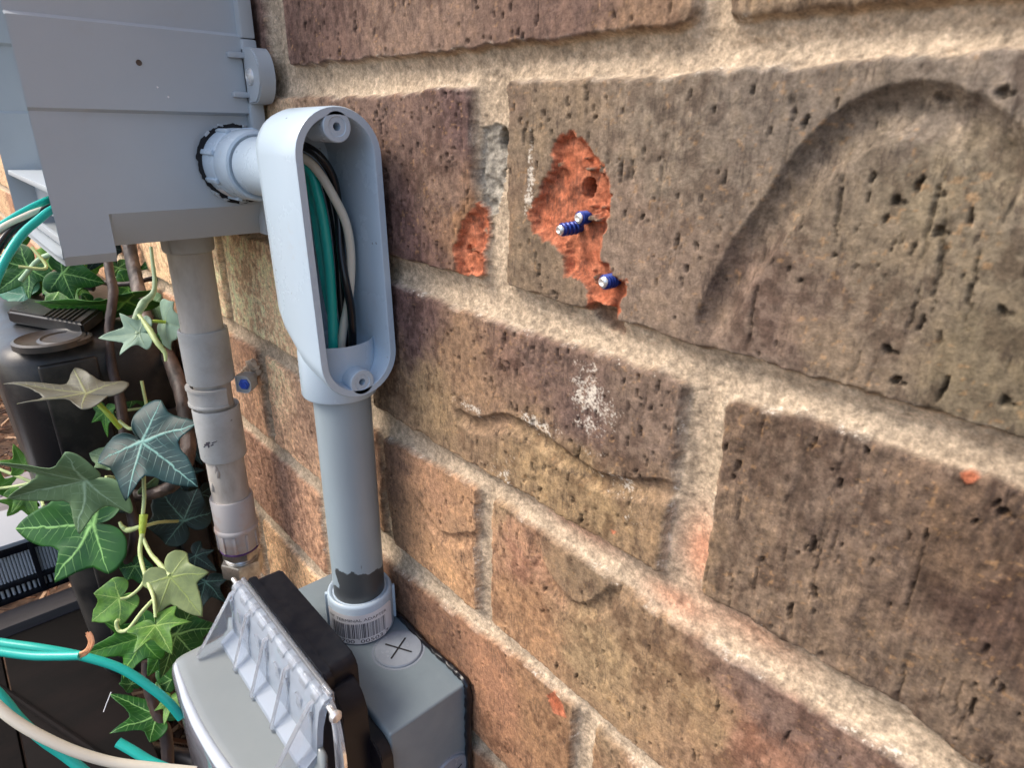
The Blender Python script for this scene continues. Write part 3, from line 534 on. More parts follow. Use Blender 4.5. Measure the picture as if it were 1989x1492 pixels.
tag(con, 'straight grey conduit between the open conduit body and steel box, dark paint at its foot', 'conduit')
# ------------------------------------------------------------------ terminal adapter with barcode
ta = thing('terminal_adapter', 'grey terminal adapter with a white barcode label on the steel box', 'adapter', (-.2235, -.0168, -.2196))
TC = Vector((-.2235, -.0168, -.2196)); RT = .0147
bm = BM(); lathe(bm, TC, (0, 0, 1), [(.0004, RT-.0006), (.0010, RT), (.0200, RT), (.0210, RT-.0004), (.0214, RT-.0010), (.0212, .0130), (.0205, .0123)], 72); obj('collar', bm, M_LB, ta)
for a in (-122, 62, 150):
    bm = BM(); a_ = math.radians(a); box(bm, (-.0012, -.0010, .001), (.0012, .0010, .0195), .0005, 2, Matrix.Translation(TC+Vector((math.cos(a_)*RT, math.sin(a_)*RT, 0))) @ Matrix.Rotation(a_, 4, 'Z')); obj('grip_rib', bm, M_LB, ta)
A0, A1 = math.radians(-102), math.radians(36)
bm = BM(); patch(bm, TC, (0, 0, 1), A0, A1, .0008, .0172, RT+.00025, 40, 0, lambda t: (.0022*(max(0, .12-t)/.12)**2+.0026*(max(0, t-.82)/.18)**1.3, -.0016*(max(0, .05-t)/.05)**2+.0002*math.sin(t*9)-.0015*(max(0, t-.93)/.07)**2))
lab = obj('label', bm, M_LABEL, ta)
def ang(t): return A0+(A1-A0)*t
bm = BM(); t_ = .11; rr_ = random.Random(4)
while t_ < .86:
    w_ = rr_.choice([.004, .004, .008, .012]); long = t_ < .13 or t_ > .84 or .47 < t_ < .49
    patch(bm, TC, (0, 0, 1), ang(t_), ang(t_+w_), .0040 if not long else .0034, .0122, RT+.00034, 2); t_ += w_+rr_.choice([.005, .005, .009, .013])
obj('barcode', bm, M_INK, lab)
def text_on_cyl(name, s, size, t0, t1, h, parent):
    cu = bpy.data.curves.new('txt', 'FONT'); cu.body = s; cu.size = size; cu.resolution_u = 3; to = bpy.data.objects.new('txt', cu); col.objects.link(to)
    dg = bpy.context.evaluated_depsgraph_get(); me_ = bpy.data.meshes.new_from_object(to.evaluated_get(dg)); b_ = bmesh.new(); b_.from_mesh(me_)
    bpy.data.objects.remove(to); bpy.data.meshes.remove(me_); xs = [v.co.x for v in b_.verts]; lo, hi = min(xs), max(xs)
    for v in b_.verts:
        t = t0+(t1-t0)*(v.co.x-lo)/(hi-lo); a = ang(t); v.co = TC+Vector((math.cos(a), math.sin(a), 0))*(RT+.00036)+Vector((0, 0, h+v.co.y))
    return obj(name, b_, M_INK, parent, sm=False)
text_on_cyl('print', '3/4" TERMINAL ADAPTER', .0021, .06, .88, .0135, lab); text_on_cyl('print', '5 88700  00503 7', .0027, .04, .90, .0014, lab)
# ------------------------------------------------------------------ steel outlet box with black cover plate and clear in-use lid
eb = thing('outlet_box', 'grey steel outlet box sealed to the wall, plug screwed into its top', 'outlet box', (-.2145, -.020, -.34))
bm = BM(); box(bm, (-.2665, -.0400, -.345), (-.1625, -.0010, -.2196), .0013, 3); obj('box', bm, M_STEEL, eb)
def plug(c, axis, r, parent):
    bm = BM(); lathe(bm, c, axis, [(-.0002, r+.0011), (.0001, r+.0011), (.0001, r+.0002), (-.0001, r), (.0006, r-.0002), (.0010, r-.0006), (.0010, .0)], 56)
    o = obj('plug', bm, M_LB if False else M_PLUG, parent, ang=25); ax = Vector(axis); u, v = frame(ax)
    for d in (0, 1):
        b_ = BM(); t = (u*math.cos(.5+d*1.57)+v*math.sin(.5+d*1.57)); s = ax.cross(t); L_ = r*.62; w_ = .00042
        add(b_, [Vector(c)+ax*(.00112+.00004*d)+t*i*L_+s*j*w_ for i, j in ((-1, -1), (1, -1), (1, 1), (-1, 1))], [(0, 1, 2, 3)]); obj('slot_shade', b_, M_HOLE_SHADE, o)  # flat dark strips stand in for the shaded slots
M_PLUG = mat('plug_grey', rough=.25); grime(M_PLUG, (.28, .315, .36), (.24, .27, .31), scale=120, rough=(.16, .3))
plug((-.1975, -.0135, -.2196), (0, 0, 1), .0108, eb); plug((-.1625, -.0120, -.2665), (1, 0, 0), .0105, eb)
bm = BM(); path = [(-.232, -.0022, -.2190), (-.212, -.0020, -.2188), (-.190, -.0024, -.2190), (-.172, -.0020, -.2186), (-.1622, -.0022, -.2200), (-.1616, -.0020, -.235), (-.1612, -.0024, -.26), (-.1610, -.0020, -.30), (-.1614, -.002, -.34)]
tube(bm, path, [.0006, .0012, .0010, .0013, .0015, .0017, .0016, .0018, .0015], 10, 10, knob=.5); obj('sealant', bm, M_CAULK, eb)
cv = thing('cover_plate', 'black cover plate with a stepped shoulder on the front of the steel box', 'cover plate', (-.215, -.045, -.30))
bm = BM()
def plate(x0, x1, z0, z1, ya, yb, r, bev=.0006):
    P = []
    for cx, cz, a in ((x1-r, z1-r, 0), (x0+r, z1-r, 90), (x0+r, z0+r, 180), (x1-r, z0+r, 270)):
        for k in range(7): t = math.radians(a+k*15); P.append((cx+r*math.cos(t), cz+r*math.sin(t)))
    t = bmesh.new(); loft(t, [[(x, ya, z) for x, z in P], [(x, yb, z) for x, z in P]]); bmesh.ops.bevel(t, geom=[e for e in t.edges if abs(e.verts[0].co.y-e.verts[1].co.y) < 1e-6], offset=bev, segments=2, affect='EDGES'); merge(bm, t)
plate(-.266, -.1605, -.345, -.2225, -.0402, -.0455, .006); plate(-.2560, -.1685, -.345, -.1965, -.0452, -.0555, .010); plate(-.2500, -.1778, -.345, -.1895, -.0430, -.0560, .004)
plate(-.2515, -.1765, -.203, -.1892, -.0535, -.0570, .002); obj('plate', bm, M_BLACK, cv)
bm = BM(); tube(bm, [(-.262, -.0600, -.1950), (-.22, -.0600, -.1950), (-.1640, -.0600, -.1950)], .0010, 12, 2); o = obj('hinge_pin', bm, M_SCR, cv); bm = BM(); lathe(bm, (-.1650, -.0600, -.1950), (1, 0, 0), [(0, .0010), (.0005, .0020), (.0016, .0024), (.0027, .0018), (.0031, .0004)], 20); obj('pin_head', bm, M_SCR, o)
lid = thing('in_use_lid', 'clear bubble lid with frosted top and hinge fins, hung on the black cover plate', 'lid', (-.215, -.0610, -.1985))
XL, XR = -.2590, -.1680
def bow(x): return float(np.interp(x, [-.262, -.249, -.235, -.220, -.206, -.195, -.168], [.0010, -.0006, -.0019, -.0024, -.0020, -.0012, .0010]))
pf = [(-.0655, -.2120), (-.0668, -.2180), (-.0690, -.2205), (-.0730, -.2212), (-.0870, -.2214), (-.0905, -.2220), (-.0925, -.2238), (-.0934, -.2270), (-.0945, -.34)]
bm = BM(); rr = []
for x, s in [(XL-.0035, .004), (XL-.0028, .0014), (XL-.0012, .0004), (XL+.0015, 0), (-.249, 0), (-.242, 0), (-.235, 0), (-.228, 0), (-.220, 0), (-.213, 0), (-.206, 0), (-.20, 0), (-.19, 0), (-.18, 0), (XR-.002, 0), (XR+.001, .0004), (XR+.0026, .0016), (XR+.0035, .004)]:
    rr.append([(x, (y+s*.8 if y < -.0885 else y)+bow(x)*float(smooth(-.074, -.090, y)), z-s if z > -.3 else z) for y, z in pf])
loft(bm, rr, close=False, caps=(False, False))
# end walls
for x, sg in ((XL-.0035, -1), (XR+.0035, 1)):
    ring_ = rr[0] if sg < 0 else rr[-1]; v = [bm.verts.new(Vector(p)) for p in ring_]; v += [bm.verts.new(Vector((x, -.0655, -.34)))]; bm.faces.new(v if sg > 0 else v[::-1])
bmesh.ops.remove_doubles(bm, verts=bm.verts, dist=1e-6); o = obj('shell', bm, [M_FROST, M_SMOKE], lid, ang=35)
for p_ in o.data.polygons:
    if p_.center.y+lid.location.y < -.0925 or abs(p_.normal.x) > .8: p_.material_index = 1
md = o.modifiers.new('s', 'SOLIDIFY'); md.thickness = .0018; md.offset = -1
bm = BM(); nx_ = 9
loft(bm, [[(x, -.0580, -.1922), (x, -.0610, -.1924), (x, -.0634, -.1955), (x, -.0650, -.2040), (x, -.0662, -.2150), (x, -.0718, -.2188), (x, -.0722, -.2204), (x, -.0655, -.2200), (x, -.0640, -.2150), (x, -.0625, -.2040), (x, -.0605, -.1975), (x, -.0580, -.1965)] for x in (XL+.004, XR-.0015)])
hm = obj('hinge_mount', bm, M_FROST2, lid, ang=30)
bm = BM(); t = bmesh.new(); box(bm, (XL+.0045, -.0590, -.1975), (XR-.001, -.0570, -.1902), .0009, 3); obj('rim', bm, M_CLEAR, lid)
for dx, dy in ((0, 0),):
    bm = BM(); tube(bm, [(XR-.004+dx, -.0590+dy, -.1930), (XR+.002+dx, -.0596+dy, -.1990), (XR+.0050+dx, -.0608+dy, -.2110), (XR+.0060+dx, -.0620+dy, -.2260), (XR+.0105+dx, -.0640+dy, -.2400), (XR+.0120+dx, -.0650+dy, -.27), (XR+.0120+dx, -.0650+dy, -.34)], .0013, 14, 8); obj('side_bead', bm, M_CLEAR, lid)
bm = BM(); pp = spline([(XR-.004, -.0590, -.1915), (XR+.0035, -.0595, -.1970), (XR+.0085, -.0606, -.2110), (XR+.0095, -.0612, -.2240), (XR+.0145, -.0620, -.2400), (XR+.0160, -.0622, -.27), (XR+.0160, -.0622, -.34)], 8)
loft(bm, [[(p[0]-.0040, p[1], p[2]), (p[0], p[1], p[2]), (p[0], p[1]+.0012, p[2]), (p[0]-.0040, p[1]+.0012, p[2])] for p in pp]); obj('flange', bm, M_CLEAR, lid, ang=50)
bm = BM(); tube(bm, [(XL-.0028, -.0892, -.2245)]+[(x, -.0910+bow(x), -.2230) for x in (-.256, -.249, -.242, -.235, -.228, -.220, -.206, -.195, -.18, XR)], [.0005, .0012, .0014, .0016, .0018, .0019, .0020, .0021, .0022, .0023, .0024], 14, 6); obj('edge_highlight_strip', bm, M_EDGE_HILITE, lid)  # added bright strip imitating the highlight along the lid's front edge
xs_ = [-.2525, -.2345, -.2155, -.1955, -.1745]
for i, x in enumerate(xs_):
    bm = BM(); yt = -.0835 if i in (0, 4) else -.0742
    P = [(-.0605, -.1938), (-.0648, -.1950), (yt+.0006, -.2198), (yt+.0010, -.2214), (-.0655, -.2214)]
    loft(bm, [[(x-.0012, y, z) for y, z in P], [(x+.0012, y, z) for y, z in P]]); bmesh.ops.bevel(bm, geom=bm.edges[:], offset=.0002, segments=1, affect='EDGES'); obj('fin', bm, M_CLEAR, lid, ang=30)
for i in range(9):
    x = XL+.003+i*.0098; bm = BM(); wd = .0062 if i % 2 else .0050
    lathe(bm, (x, -.0600, -.1950), (1, 0, 0), [(0, .0012), (0, .0026), (.0004, .0030), (wd-.0004, .0030), (wd, .0026), (wd, .0012)], 22, closed=False)
    box(bm, (x+.0004, -.0652, -.2060), (x+wd-.0010, -.0616, -.1990), .0006, 2); obj('knuckle', bm, M_CLEAR, lid)
# ------------------------------------------------------------------ second riser under the enclosure
PA = Vector((-.366, -.026, 0))
rs = thing('riser_conduit', 'weathered tan-grey conduit stack with two couplings under the utility box', 'conduit', (PA.x, PA.y, -.34))
def seg_(name, prof_, m, parent=rs, sg=56, **k):
    bm = BM(); lathe(bm, PA, (0, 0, -1), [(-z, r) for z, r in prof_], sg, **k); return obj(name, bm, m, parent, ang=35)
seg_('upper_pipe', [(-.050, .0109), (-.110, .0109)], M_OLD); seg_('lower_pipe', [(-.180, .0107), (-.225, .0107)], M_OLD); seg_('middle_pipe', [(-.13, .0099), (-.155, .0099)], M_OLD)
o = seg_('hub_collar', [(-.046, .0128), (-.0605, .0128), (-.0622, .0124), (-.0630, .0112)], M_CPL)
bm = BM()
for a in (-150, -60): a_ = math.radians(a); box(bm, (-.0010, -.0008, -.062), (.0010, .0008, -.047), .0004, 2, Matrix.Translation((PA.x+.013*math.cos(a_), PA.y+.013*math.sin(a_), 0)) @ Matrix.Rotation(a_, 4, 'Z'))
obj('grip_rib', bm, M_CPL, o)
def ringz(z, r, j, n=56): return [(PA.x+r*math.cos(2*math.pi*k/n), PA.y+r*math.sin(2*math.pi*k/n), z+j*math.sin(2*math.pi*k/n*1+1)) for k in range(n)]
seg_('coupling', [(-.1055, .0110), (-.1050, .0120), (-.1055, .0127), (-.1070, .0129), (-.1350, .0128), (-.1360, .0124), (-.1363, .0106)], M_CPL)
c2 = seg_('coupling', [(-.1530, .0107), (-.1520, .0120), (-.1518, .0126), (-.1530, .0129), (-.1835, .0128), (-.1845, .0124), (-.1848, .011)], M_CPL)
bm = BM()
for a0, a1, z0, z1 in ((-62, -50, -.1725, -.1712), (-56, -44, -.1712, -.1700), (-52, -47, -.1735, -.1700), (-44, -36, -.1722, -.1714), (-40, -33, -.1706, -.1699), (-66, -60, -.1738, -.1731), (-103, -97, -.1722, -.1714), (-106, -100, -.1708, -.1703), (-99, -94, -.1714, -.1708), (-33, -26, -.1700, -.1695)):
    patch(bm, PA, (0, 0, 1), math.radians(a0), math.radians(a1), z0, z1, .01295, 5, 0, lambda t: (.0008*t, .0008*t))
obj('ink_mark', bm, M_INK, c2)
seg_('collar', [(-.2125, .0108), (-.2122, .0120), (-.2130, .0124), (-.2325, .0122), (-.2330, .0127), (-.2345, .0130), (-.2358, .0127), (-.2362, .0118)], M_COL)
o = seg_('gland', [(-.236, .0119), (-.2485, .0117), (-.2495, .0110)], M_COL)
bm = BM()
for k in range(10):
    a_ = math.radians(k*36+8); box(bm, (-.0008, -.0009, -.2485), (.0006, .0009, -.2365), .0004, 2, Matrix.Translation((PA.x+.0119*math.cos(a_), PA.y+.0119*math.sin(a_), 0)) @ Matrix.Rotation(a_, 4, 'Z'))
obj('grip_rib', bm, M_COL, o)
seg_('purple_ring', [(-.2492, .0112), (-.2495, .0118), (-.2503, .0117), (-.2505, .011)], mat('purple_primer', (.10, .04, .16), .4))
seg_('lock_nut', [(-.2505, .0100), (-.2505, .0113), (-.2550, .0113), (-.2552, .0100)], M_ZINC, sg=8); seg_('thread', [(-.255, .0102), (-.2562, .0096), (-.2570, .0102), (-.2580, .0096), (-.259, .0102)], M_ZINC)
seg_('hex_nut', [(-.2585, .0100), (-.2588, .0124), (-.2600, .0131), (-.2690, .0131), (-.2702, .0120), (-.2705, .007)], M_ZINC, sg=6); seg_('steel_pipe', [(-.268, .0078), (-.36, .0078)], M_ZINC)
bm = BM()
for px_, a, z in ((0, -48, -.1890), (0, -44, -.1915), (0, -75, -.2020)):
    a_ = math.radians(a); t = bmesh.new(); bmesh.ops.create_icosphere(t, subdivisions=2, radius=1)
    for v in t.verts: v.co = Vector((v.co.x*.0011, v.co.y*.0013, v.co.z*.0032))
    bmesh.ops.transform(t, matrix=Matrix.Translation((PA.x+.0107*math.cos(a_), PA.y+.0107*math.sin(a_), z)) @ Matrix.Rotation(a_, 4, 'Z'), verts=t.verts); merge(bm, t)
obj('glue_drip', bm, M_OLD, rs)
# plastic strap holding the riser
sp = thing('pipe_strap', 'small grey plastic strap round the riser with a blue screw in its ear', 'pipe strap', (PA.x, PA.y, -.143))
bm = BM()
def arc(r, a0, a1, n=34): return [(PA.x+r*math.cos(math.radians(a0+(a1-a0)*k/n)), PA.y+r*math.sin(math.radians(a0+(a1-a0)*k/n))) for k in range(n+1)]
O = 0; I = arc(.0116, 14, -215)
for z0, z1, ex in ((-.1488, -.1386, 0), (-.1396, -.1382, .0006), (-.1492, -.1480, .0006)):
    O = arc(.0135+ex, -215, 14); ring_ = O+I; t = bmesh.new(); loft(t, [[(x, y, z0) for x, y in ring_], [(x, y, z1) for x, y in ring_]]); merge(bm, t)
obj('band', bm, M_CPL, sp, ang=30)
EY = -.0125; ec = pl(472, 746, 'y', EY); ER = Matrix.Translation(Vector(ec)) @ Matrix.Rotation(math.radians(38), 4, 'Z')
Q = [(-.0042, .0048), (.0004, .0054)]+[(.0016+.0040*math.cos(a), .0054*math.sin(a)) for a in np.linspace(1.35, -1.35, 14)]+[(.0004, -.0054), (-.0042, -.0048)]
bm = BM(); loft(bm, [[(x, y, z) for x, z in Q] for y in (0, .0045)]); loft(bm, [[((x-.0006)*f+.0006, y, z*f) for x, z in Q] for f, y in ((.999, 0), (.999, -.0008), (.84, -.0008), (.82, 0))], caps=(False, False))
box(bm, (-.0042, .0040, -.0040), (.0030, .0100, .0040), .0004); bmesh.ops.transform(bm, matrix=ER, verts=bm.verts); ear = obj('ear', bm, M_CPL, sp, ang=40)
bm = BM(); lathe(bm, (.0010, 0, 0), (0, -1, 0), [(0, .0034), (.0008, .0033), (.0010, .0026), (.0018, .0025), (.0019, .0018), (.0010, .0010)], 6); bmesh.ops.transform(bm, matrix=ER, verts=bm.verts); obj('blue_screw', bm, M_BLUE2, ear)
# crumbling mortar tuft beside the strap, torn wall plug
bm = BM()
for k in range(60):
    t = bmesh.new(); bmesh.ops.create_icosphere(t, subdivisions=1, radius=.0007+random.random()*.0014); u = random.random()
    for v in t.verts: v.co = v.co*(1+.5*random.random())
    a, b_ = wz(495+random.gauss(0, 5), 700+30*u); bmesh.ops.translate(t, vec=(a, -.0005-.003*random.random(), b_), verts=t.verts); merge(bm, t)
mt = mat('mortar_crumb', (.60, .48, .36), .9); tuft = obj('mortar_lump', bm, mt); tag(tuft, 'crumbly cream mortar lump stuck on the brick right above the strap ear', 'mortar')
# ------------------------------------------------------------------ snapped masonry screws
def wscrew(label, px_, py_, ln, r, end, lean=(0, 0), group='snapped blue masonry screws'):
    p = pl(px_, py_, 'y', 0); t_ = thing('masonry_screw', label, 'screw', (p[0], 0, p[2]), group); ax = Vector((lean[0], -1, lean[1]))
    n = 26; pr = [(-.004, r*.8), (-.004+1e-5, r)]+[(-.002+(ln+.002)*k/n, r*(1.0 if k % 6 < 4 else 1.22)) for k in range(n)]+[(ln, r*.9)]
    bm = BM(); lathe(bm, (p[0], 0, p[2]), ax, pr, 22); obj('shank', bm, M_BLUE, t_)
    bm = BM(); q = Vector((p[0], 0, p[2]))+ax.normalized()*ln; lathe(bm, q, ax, [(-.0002, r*.92), (end*.4, r*.9), (end, r*.55), (end*.7, r*.2)], 14, wob=.06); obj('broken_tip', bm, M_SCR, t_)
wscrew('longest blue screw stub, pointing left out of the orange patch', 1112, 443, .0044, .00145, .0007, (-.05, -.03))
wscrew('short blue screw stub just right of the longest one', 1131, 423, .0014, .00145, .0006, (.05, .02))
wscrew('lone blue screw stub at the bottom tip of the orange patch', 1184, 546, .0024, .00160, .0007, (0, .02))
# ------------------------------------------------------------------ wires
def wire(name, label, pts, r, m, group=None, extra=None):
    bm = BM(); tube(bm, pts, r, 16, 10); o = obj(name, bm, m); return tag(o, label, 'wire', group)
def P(*l): return [pl(a, b, 'x', x) for a, b, x in l]
wire('green_wire', 'green wire nearest the rim inside the conduit body', P((560, 290, -.236), (600, 325, -.231), (618, 381, -.228), (630, 441, -.2265), (640, 522, -.225), (645, 602, -.224), (648, 691, -.2225), (656, 780, -.222)), .0019, M_GREEN)
wire('green_wire', 'second green wire behind the first, against the left wall of the conduit body', P((560, 300, -.237), (599, 345, -.235), (612, 410, -.233), (622, 480, -.2315), (636, 570, -.229), (653, 650, -.2265), (658, 710, -.224), (662, 780, -.223)), .0019, M_GREEN)
wire('white_wire', 'cream wire bowing to the right inside the conduit body', P((550, 290, -.236), (595, 310, -.2295), (621, 337, -.226), (646, 378, -.2225), (671, 430, -.2205), (681, 485, -.2205), (681, 545, -.2210), (676, 590, -.2225), (667, 636, -.2235), (663, 692, -.2235), (670, 780, -.223)), .00165, M_WHITE)
wire('black_wire', 'uppermost black wire arching over the cream wire in the conduit body', P((550, 268, -.236), (594, 285, -.229), (622, 305, -.2262), (645, 341, -.2255), (655, 385, -.2255), (659, 440, -.2245), (662, 490, -.2225), (671, 545, -.2200), (682, 602, -.2190), (685, 665, -.2200), (683, 720, -.2215), (680, 790, -.222)), .0016, M_BLKW)
wire('black_wire', 'second black wire between the cream and green wires in the conduit body', P((550, 290, -.237), (600, 312, -.233), (630, 350, -.231), (648, 420, -.229), (658, 500, -.227), (664, 600, -.225), (674, 690, -.224), (676, 780, -.223)), .0016, M_BLKW)
def A(*l): return [at(a, b, d) for a, b, d in l]
wire('green_wire', 'upper green wire leaving the open front of the utility box', A((190, 372, .31), (130, 378, .285), (93, 389, .272), (48, 411, .262), (0, 441, .252), (-50, 480, .242), (-120, 560, .23)), .0016, M_GREEN)
wire('white_wire', 'cream wire leaving the utility box under the upper green wire', A((190, 385, .31), (120, 402, .278), (79, 409, .262), (40, 425, .252), (0, 446, .245), (-40, 480, .245), (-90, 530, .24)), .0014, M_WHITE)
wire('black_wire', 'black wire leaving the utility box under the cream wire', A((190, 385, .30), (120, 398, .272), (90, 407, .264), (53, 428, .255), (21, 450, .247), (0, 476, .243), (-20, 515, .24), (-30, 560, .24)), .0016, M_BLKW)
wire('green_wire', 'lower green wire curving steeply down out of the utility box', A((190, 380, .295), (130, 394, .27), (98, 409, .257), (77, 425, .25), (48, 450, .244), (24, 481, .239), (0, 525, .234), (-20, 580, .23), (-50, 680, .225)), .0016, M_GREEN)
G = 'loose wires in the lower left corner'
wire('green_wire', 'green wire sweeping behind the copper-tipped wire to the clear lid', A((-80, 1235, .26), (0, 1249, .26), (90, 1262, .26), (170, 1278, .262), (240, 1302, .265), (300, 1342, .268), (330, 1368, .270), (352, 1395, .272)), .0018, M_GREEN)
t_ = thing('green_wire', 'green wire ending in bent bare copper strands near the ivy', 'wire', at(100, 1270, .245))
bm = BM(); tube(bm, A((-80, 1250, .245), (0, 1266, .245), (60, 1274, .245), (110, 1275, .245), (156, 1274, .245)), .0017, 16, 10); obj('insulation', bm, M_GREEN, t_)
bm = BM()
for k in range(7):
    a = k*.9; d = np.array([math.cos(a), math.sin(a)])*3.6
    tube(bm, A((150+d[0]*.3, 1274+d[1], .245), (163+d[0], 1270+d[1], .2445+.0004*math.sin(a)), (173+d[0], 1260+d[1]*.6, .244), (177+d[0]*1.1, 1248, .244), (175+d[0]*1.2, 1237+2*math.sin(a*3), .244), (172+d[0]*1.1, 1231+3*math.sin(a*5), .244)), .00048, 8, 6)
obj('copper_strands', bm, M_COPPER, t_)
wire('green_wire', 'green wire passing under the cream wire at the lower left', A((-60, 1290, .235), (0, 1352, .235), (40, 1400, .237), (85, 1440, .24), (130, 1472, .243), (190, 1520, .246)), .0018, M_GREEN)
wire('white_wire', 'cream wire crossing over the lower green wire', A((-50, 1325, .222), (0, 1377, .222), (40, 1408, .223), (90, 1436, .225), (150, 1462, .228), (220, 1482, .232), (300, 1492, .236), (380, 1500, .24)), .0018, M_WHITE)
wire('green_wire', 'green wire with a cut blunt end at the bottom edge', A((229, 1443, .25), (262, 1462, .25), (292, 1480, .25), (330, 1496, .25), (380, 1515, .25)), .0018, M_GREEN)
# ------------------------------------------------------------------ things behind: bin, platform, boards, lamp
M_BIN = mat('dusty_black_plastic', rough=.5); grime(M_BIN, (.014, .0145, .016), (.19, .165, .135), scale=14, lo=.46, hi=.76, bump=.15, bscale=600, rough=(.25, .5), amt=.6)
bn = thing('storage_bin', 'dusty black plastic bin with latched lid standing behind the ivy', 'bin', (-.64, -.06, -.435))
def rrect(x0, x1, y0, y1, r, z, n=8):
    P = []
    for cx, cy, a in ((x1-r, y1-r, 0), (x0+r, y1-r, 90), (x0+r, y0+r, 180), (x1-r, y0+r, 270)):
        for k in range(n+1): t = math.radians(a+k*90/n); P.append((cx+r*math.cos(t), cy+r*math.sin(t), z))
    return P
bm = BM(); loft(bm, [rrect(-.785, -.512, -.098, -.012, .02, -.433), rrect(-.79, -.506, -.104, -.008, .024, -.425), rrect(-.80, -.500, -.114, -.005, .026, -.175), rrect(-.80, -.500, -.114, -.005, .026, -.150), rrect(-.795, -.505, -.110, -.008, .026, -.142), rrect(-.78, -.52, -.100, -.015, .02, -.139)]); obj('body', bm, M_BIN, bn, ang=50)
bm = BM(); box(bm, (-.502, -.094, -.40), (-.4975, -.060, -.150), .002, 3); obj('raised_panel', bm, M_BIN, bn)
bm = BM(); box(bm, (-.499, -.034, -.42), (-.496, -.012, -.20), .002, 3); obj('raised_panel', bm, M_BIN, bn)
def onz(px_, py_, z): return Vector(pl(px_, py_, 'z', z))
z0 = -.138; p0, p1, p2, p3 = onz(18, 628, z0), onz(165, 655, z0), onz(205, 622, z0), onz(60, 602, z0)
bm = BM(); loft(bm, [[tuple(p) for p in (p0, p1, p2, p3)], [tuple(p+Vector((0, 0, .010))) for p in (p0, p1, p2, p3)]]); bmesh.ops.bevel(bm, geom=bm.edges[:], offset=.002, segments=3, affect='EDGES'); lt = obj('latch', bm, M_BIN, bn)
bm = BM()
for k in range(7):
    p = p0.lerp(p1, .52+.06*k)+Vector((0, 0, .0105)); q = p3.lerp(p2, .52+.06*k)+Vector((0, 0, .0105)); tube(bm, [p, q], .0008, 6, 1)
obj('grip_rib', bm, M_BIN, lt)
bm = BM(); c = onz(98, 668, -.139); lathe(bm, c, (0, 0, 1), [(0, .021), (.004, .021), (.005, .019), (.003, .016), (.003, .001)], 32); obj('cap', bm, M_BIN, bn)
bm = BM(); c = onz(128, 664, -.139); lathe(bm, c, (0, 0, 1), [(0, .016), (.003, .016), (.004, .014), (.002, .012)], 32); obj('cap', bm, M_BIN, bn)
M_DW = mat('dark_stained_wood', rough=.6); grime(M_DW, (.006, .005, .0045), (.014, .010, .009), scale=40, bump=.3, bscale=300, rough=(.75, .9), stretch=(1, .25, 1))
M_DW.node_tree.nodes['Principled BSDF'].inputs['Specular IOR Level'].default_value = .12
pf_ = thing('dark_platform', 'low dark stained platform with plank seams in front of the bin', 'platform', (-.40, -.25, -.45))
Rz = Matrix.Translation((-.62, -.20, 0)) @ Matrix.Rotation(math.radians(0), 4, 'Z')
for k in range(5):
    bm = BM(); y1_ = -.092-k*.075; box(bm, (-.64, y1_-.073, -.452), (-.12, y1_, -.437), .0015, 2); obj('plank', bm, M_DW, pf_)
bm = BM(); tube(bm, [pl(0, 1335, 'z', -.434), pl(95, 1400, 'z', -.434), pl(192, 1466, 'z', -.434), pl(240, 1500, 'z', -.434)], .0022, 8, 6); obj('rib', bm, M_DW, pf_)
M_GW = mat('weathered_grey_wood', rough=.85); grime(M_GW, (.34, .32, .33), (.15, .14, .145), scale=30, lo=.35, hi=.7, bump=.5, bscale=250, rough=(.75, .95), stretch=(1, .12, 1))
bm = BM(); box(bm, (-.668, -.50, -.452), (-.641, -.075, -.428), .002, 2); o = obj('edge_board', bm, mat('dull_grey_board', rough=.8), None); grime(o.data.materials[0], (.09, .08, .078), (.04, .035, .033), scale=30, bump=.4, bscale=250, rough=(.7, .9), stretch=(1, .12, 1)); tag(o, 'narrow dull grey board edging the dark platform under the ribbed lamp', 'board')
for k, lb_ in enumerate(('grey weathered board right behind the ribbed lamp', 'grey weathered board second behind the ribbed lamp', 'grey weathered board farthest behind the ribbed lamp')):
    bm = BM(); box(bm, (-.806-k*.052, -.60, -.425), (-.757-k*.052, -.070, -.402), .0015, 2); tag(obj('weathered_board', bm, M_GW), lb_, 'board', 'weathered boards behind the lamp')
lp = thing('ribbed_lamp', 'flat topped black framed outdoor lamp with ribbed clear lens', 'lamp', (-.71, -.20, -.445))
LT = mat('lamp_top_grey', (.42, .44, .46), .4); LL = mat('ribbed_lens', (.80, .82, .84), .12, Transmission_Weight=.4)
bm = BM(); box(bm, (-.752, -.42, -.3720), (-.680, -.096, -.3675), .001, 2); obj('top', bm, LT, lp)
bm = BM(); box(bm, (-.752, -.42, -.428), (-.686, -.098, -.3722), .001, 2); box(bm, (-.6862, -.42, -.380), (-.680, -.096, -.3722), .0006); box(bm, (-.6862, -.42, -.4140), (-.680, -.096, -.4100), .0006); box(bm, (-.6862, -.42, -.430), (-.680, -.096, -.4255), .0006)
for y in (-.100, -.1245, -.190, -.2555): box(bm, (-.6862, y-.002, -.4295), (-.6795, y+.0025, -.3724), .0005)
obj('frame', bm, M_BLACK, lp)
bm = BM(); y = -.105
while y > -.30: lathe(bm, (-.6855, y, -.4098), (0, 0, 1), [(0, .0012), (.0296, .0012)], 8); y -= .0027
obj('lens', bm, LL, lp)
bm = BM(); y = -.105
while y > -.30: lathe(bm, (-.6855, y, -.4253), (0, 0, 1), [(0, .0013), (.0110, .0013)], 8); y -= .0042
obj('lower_lens', bm, LL, lp)
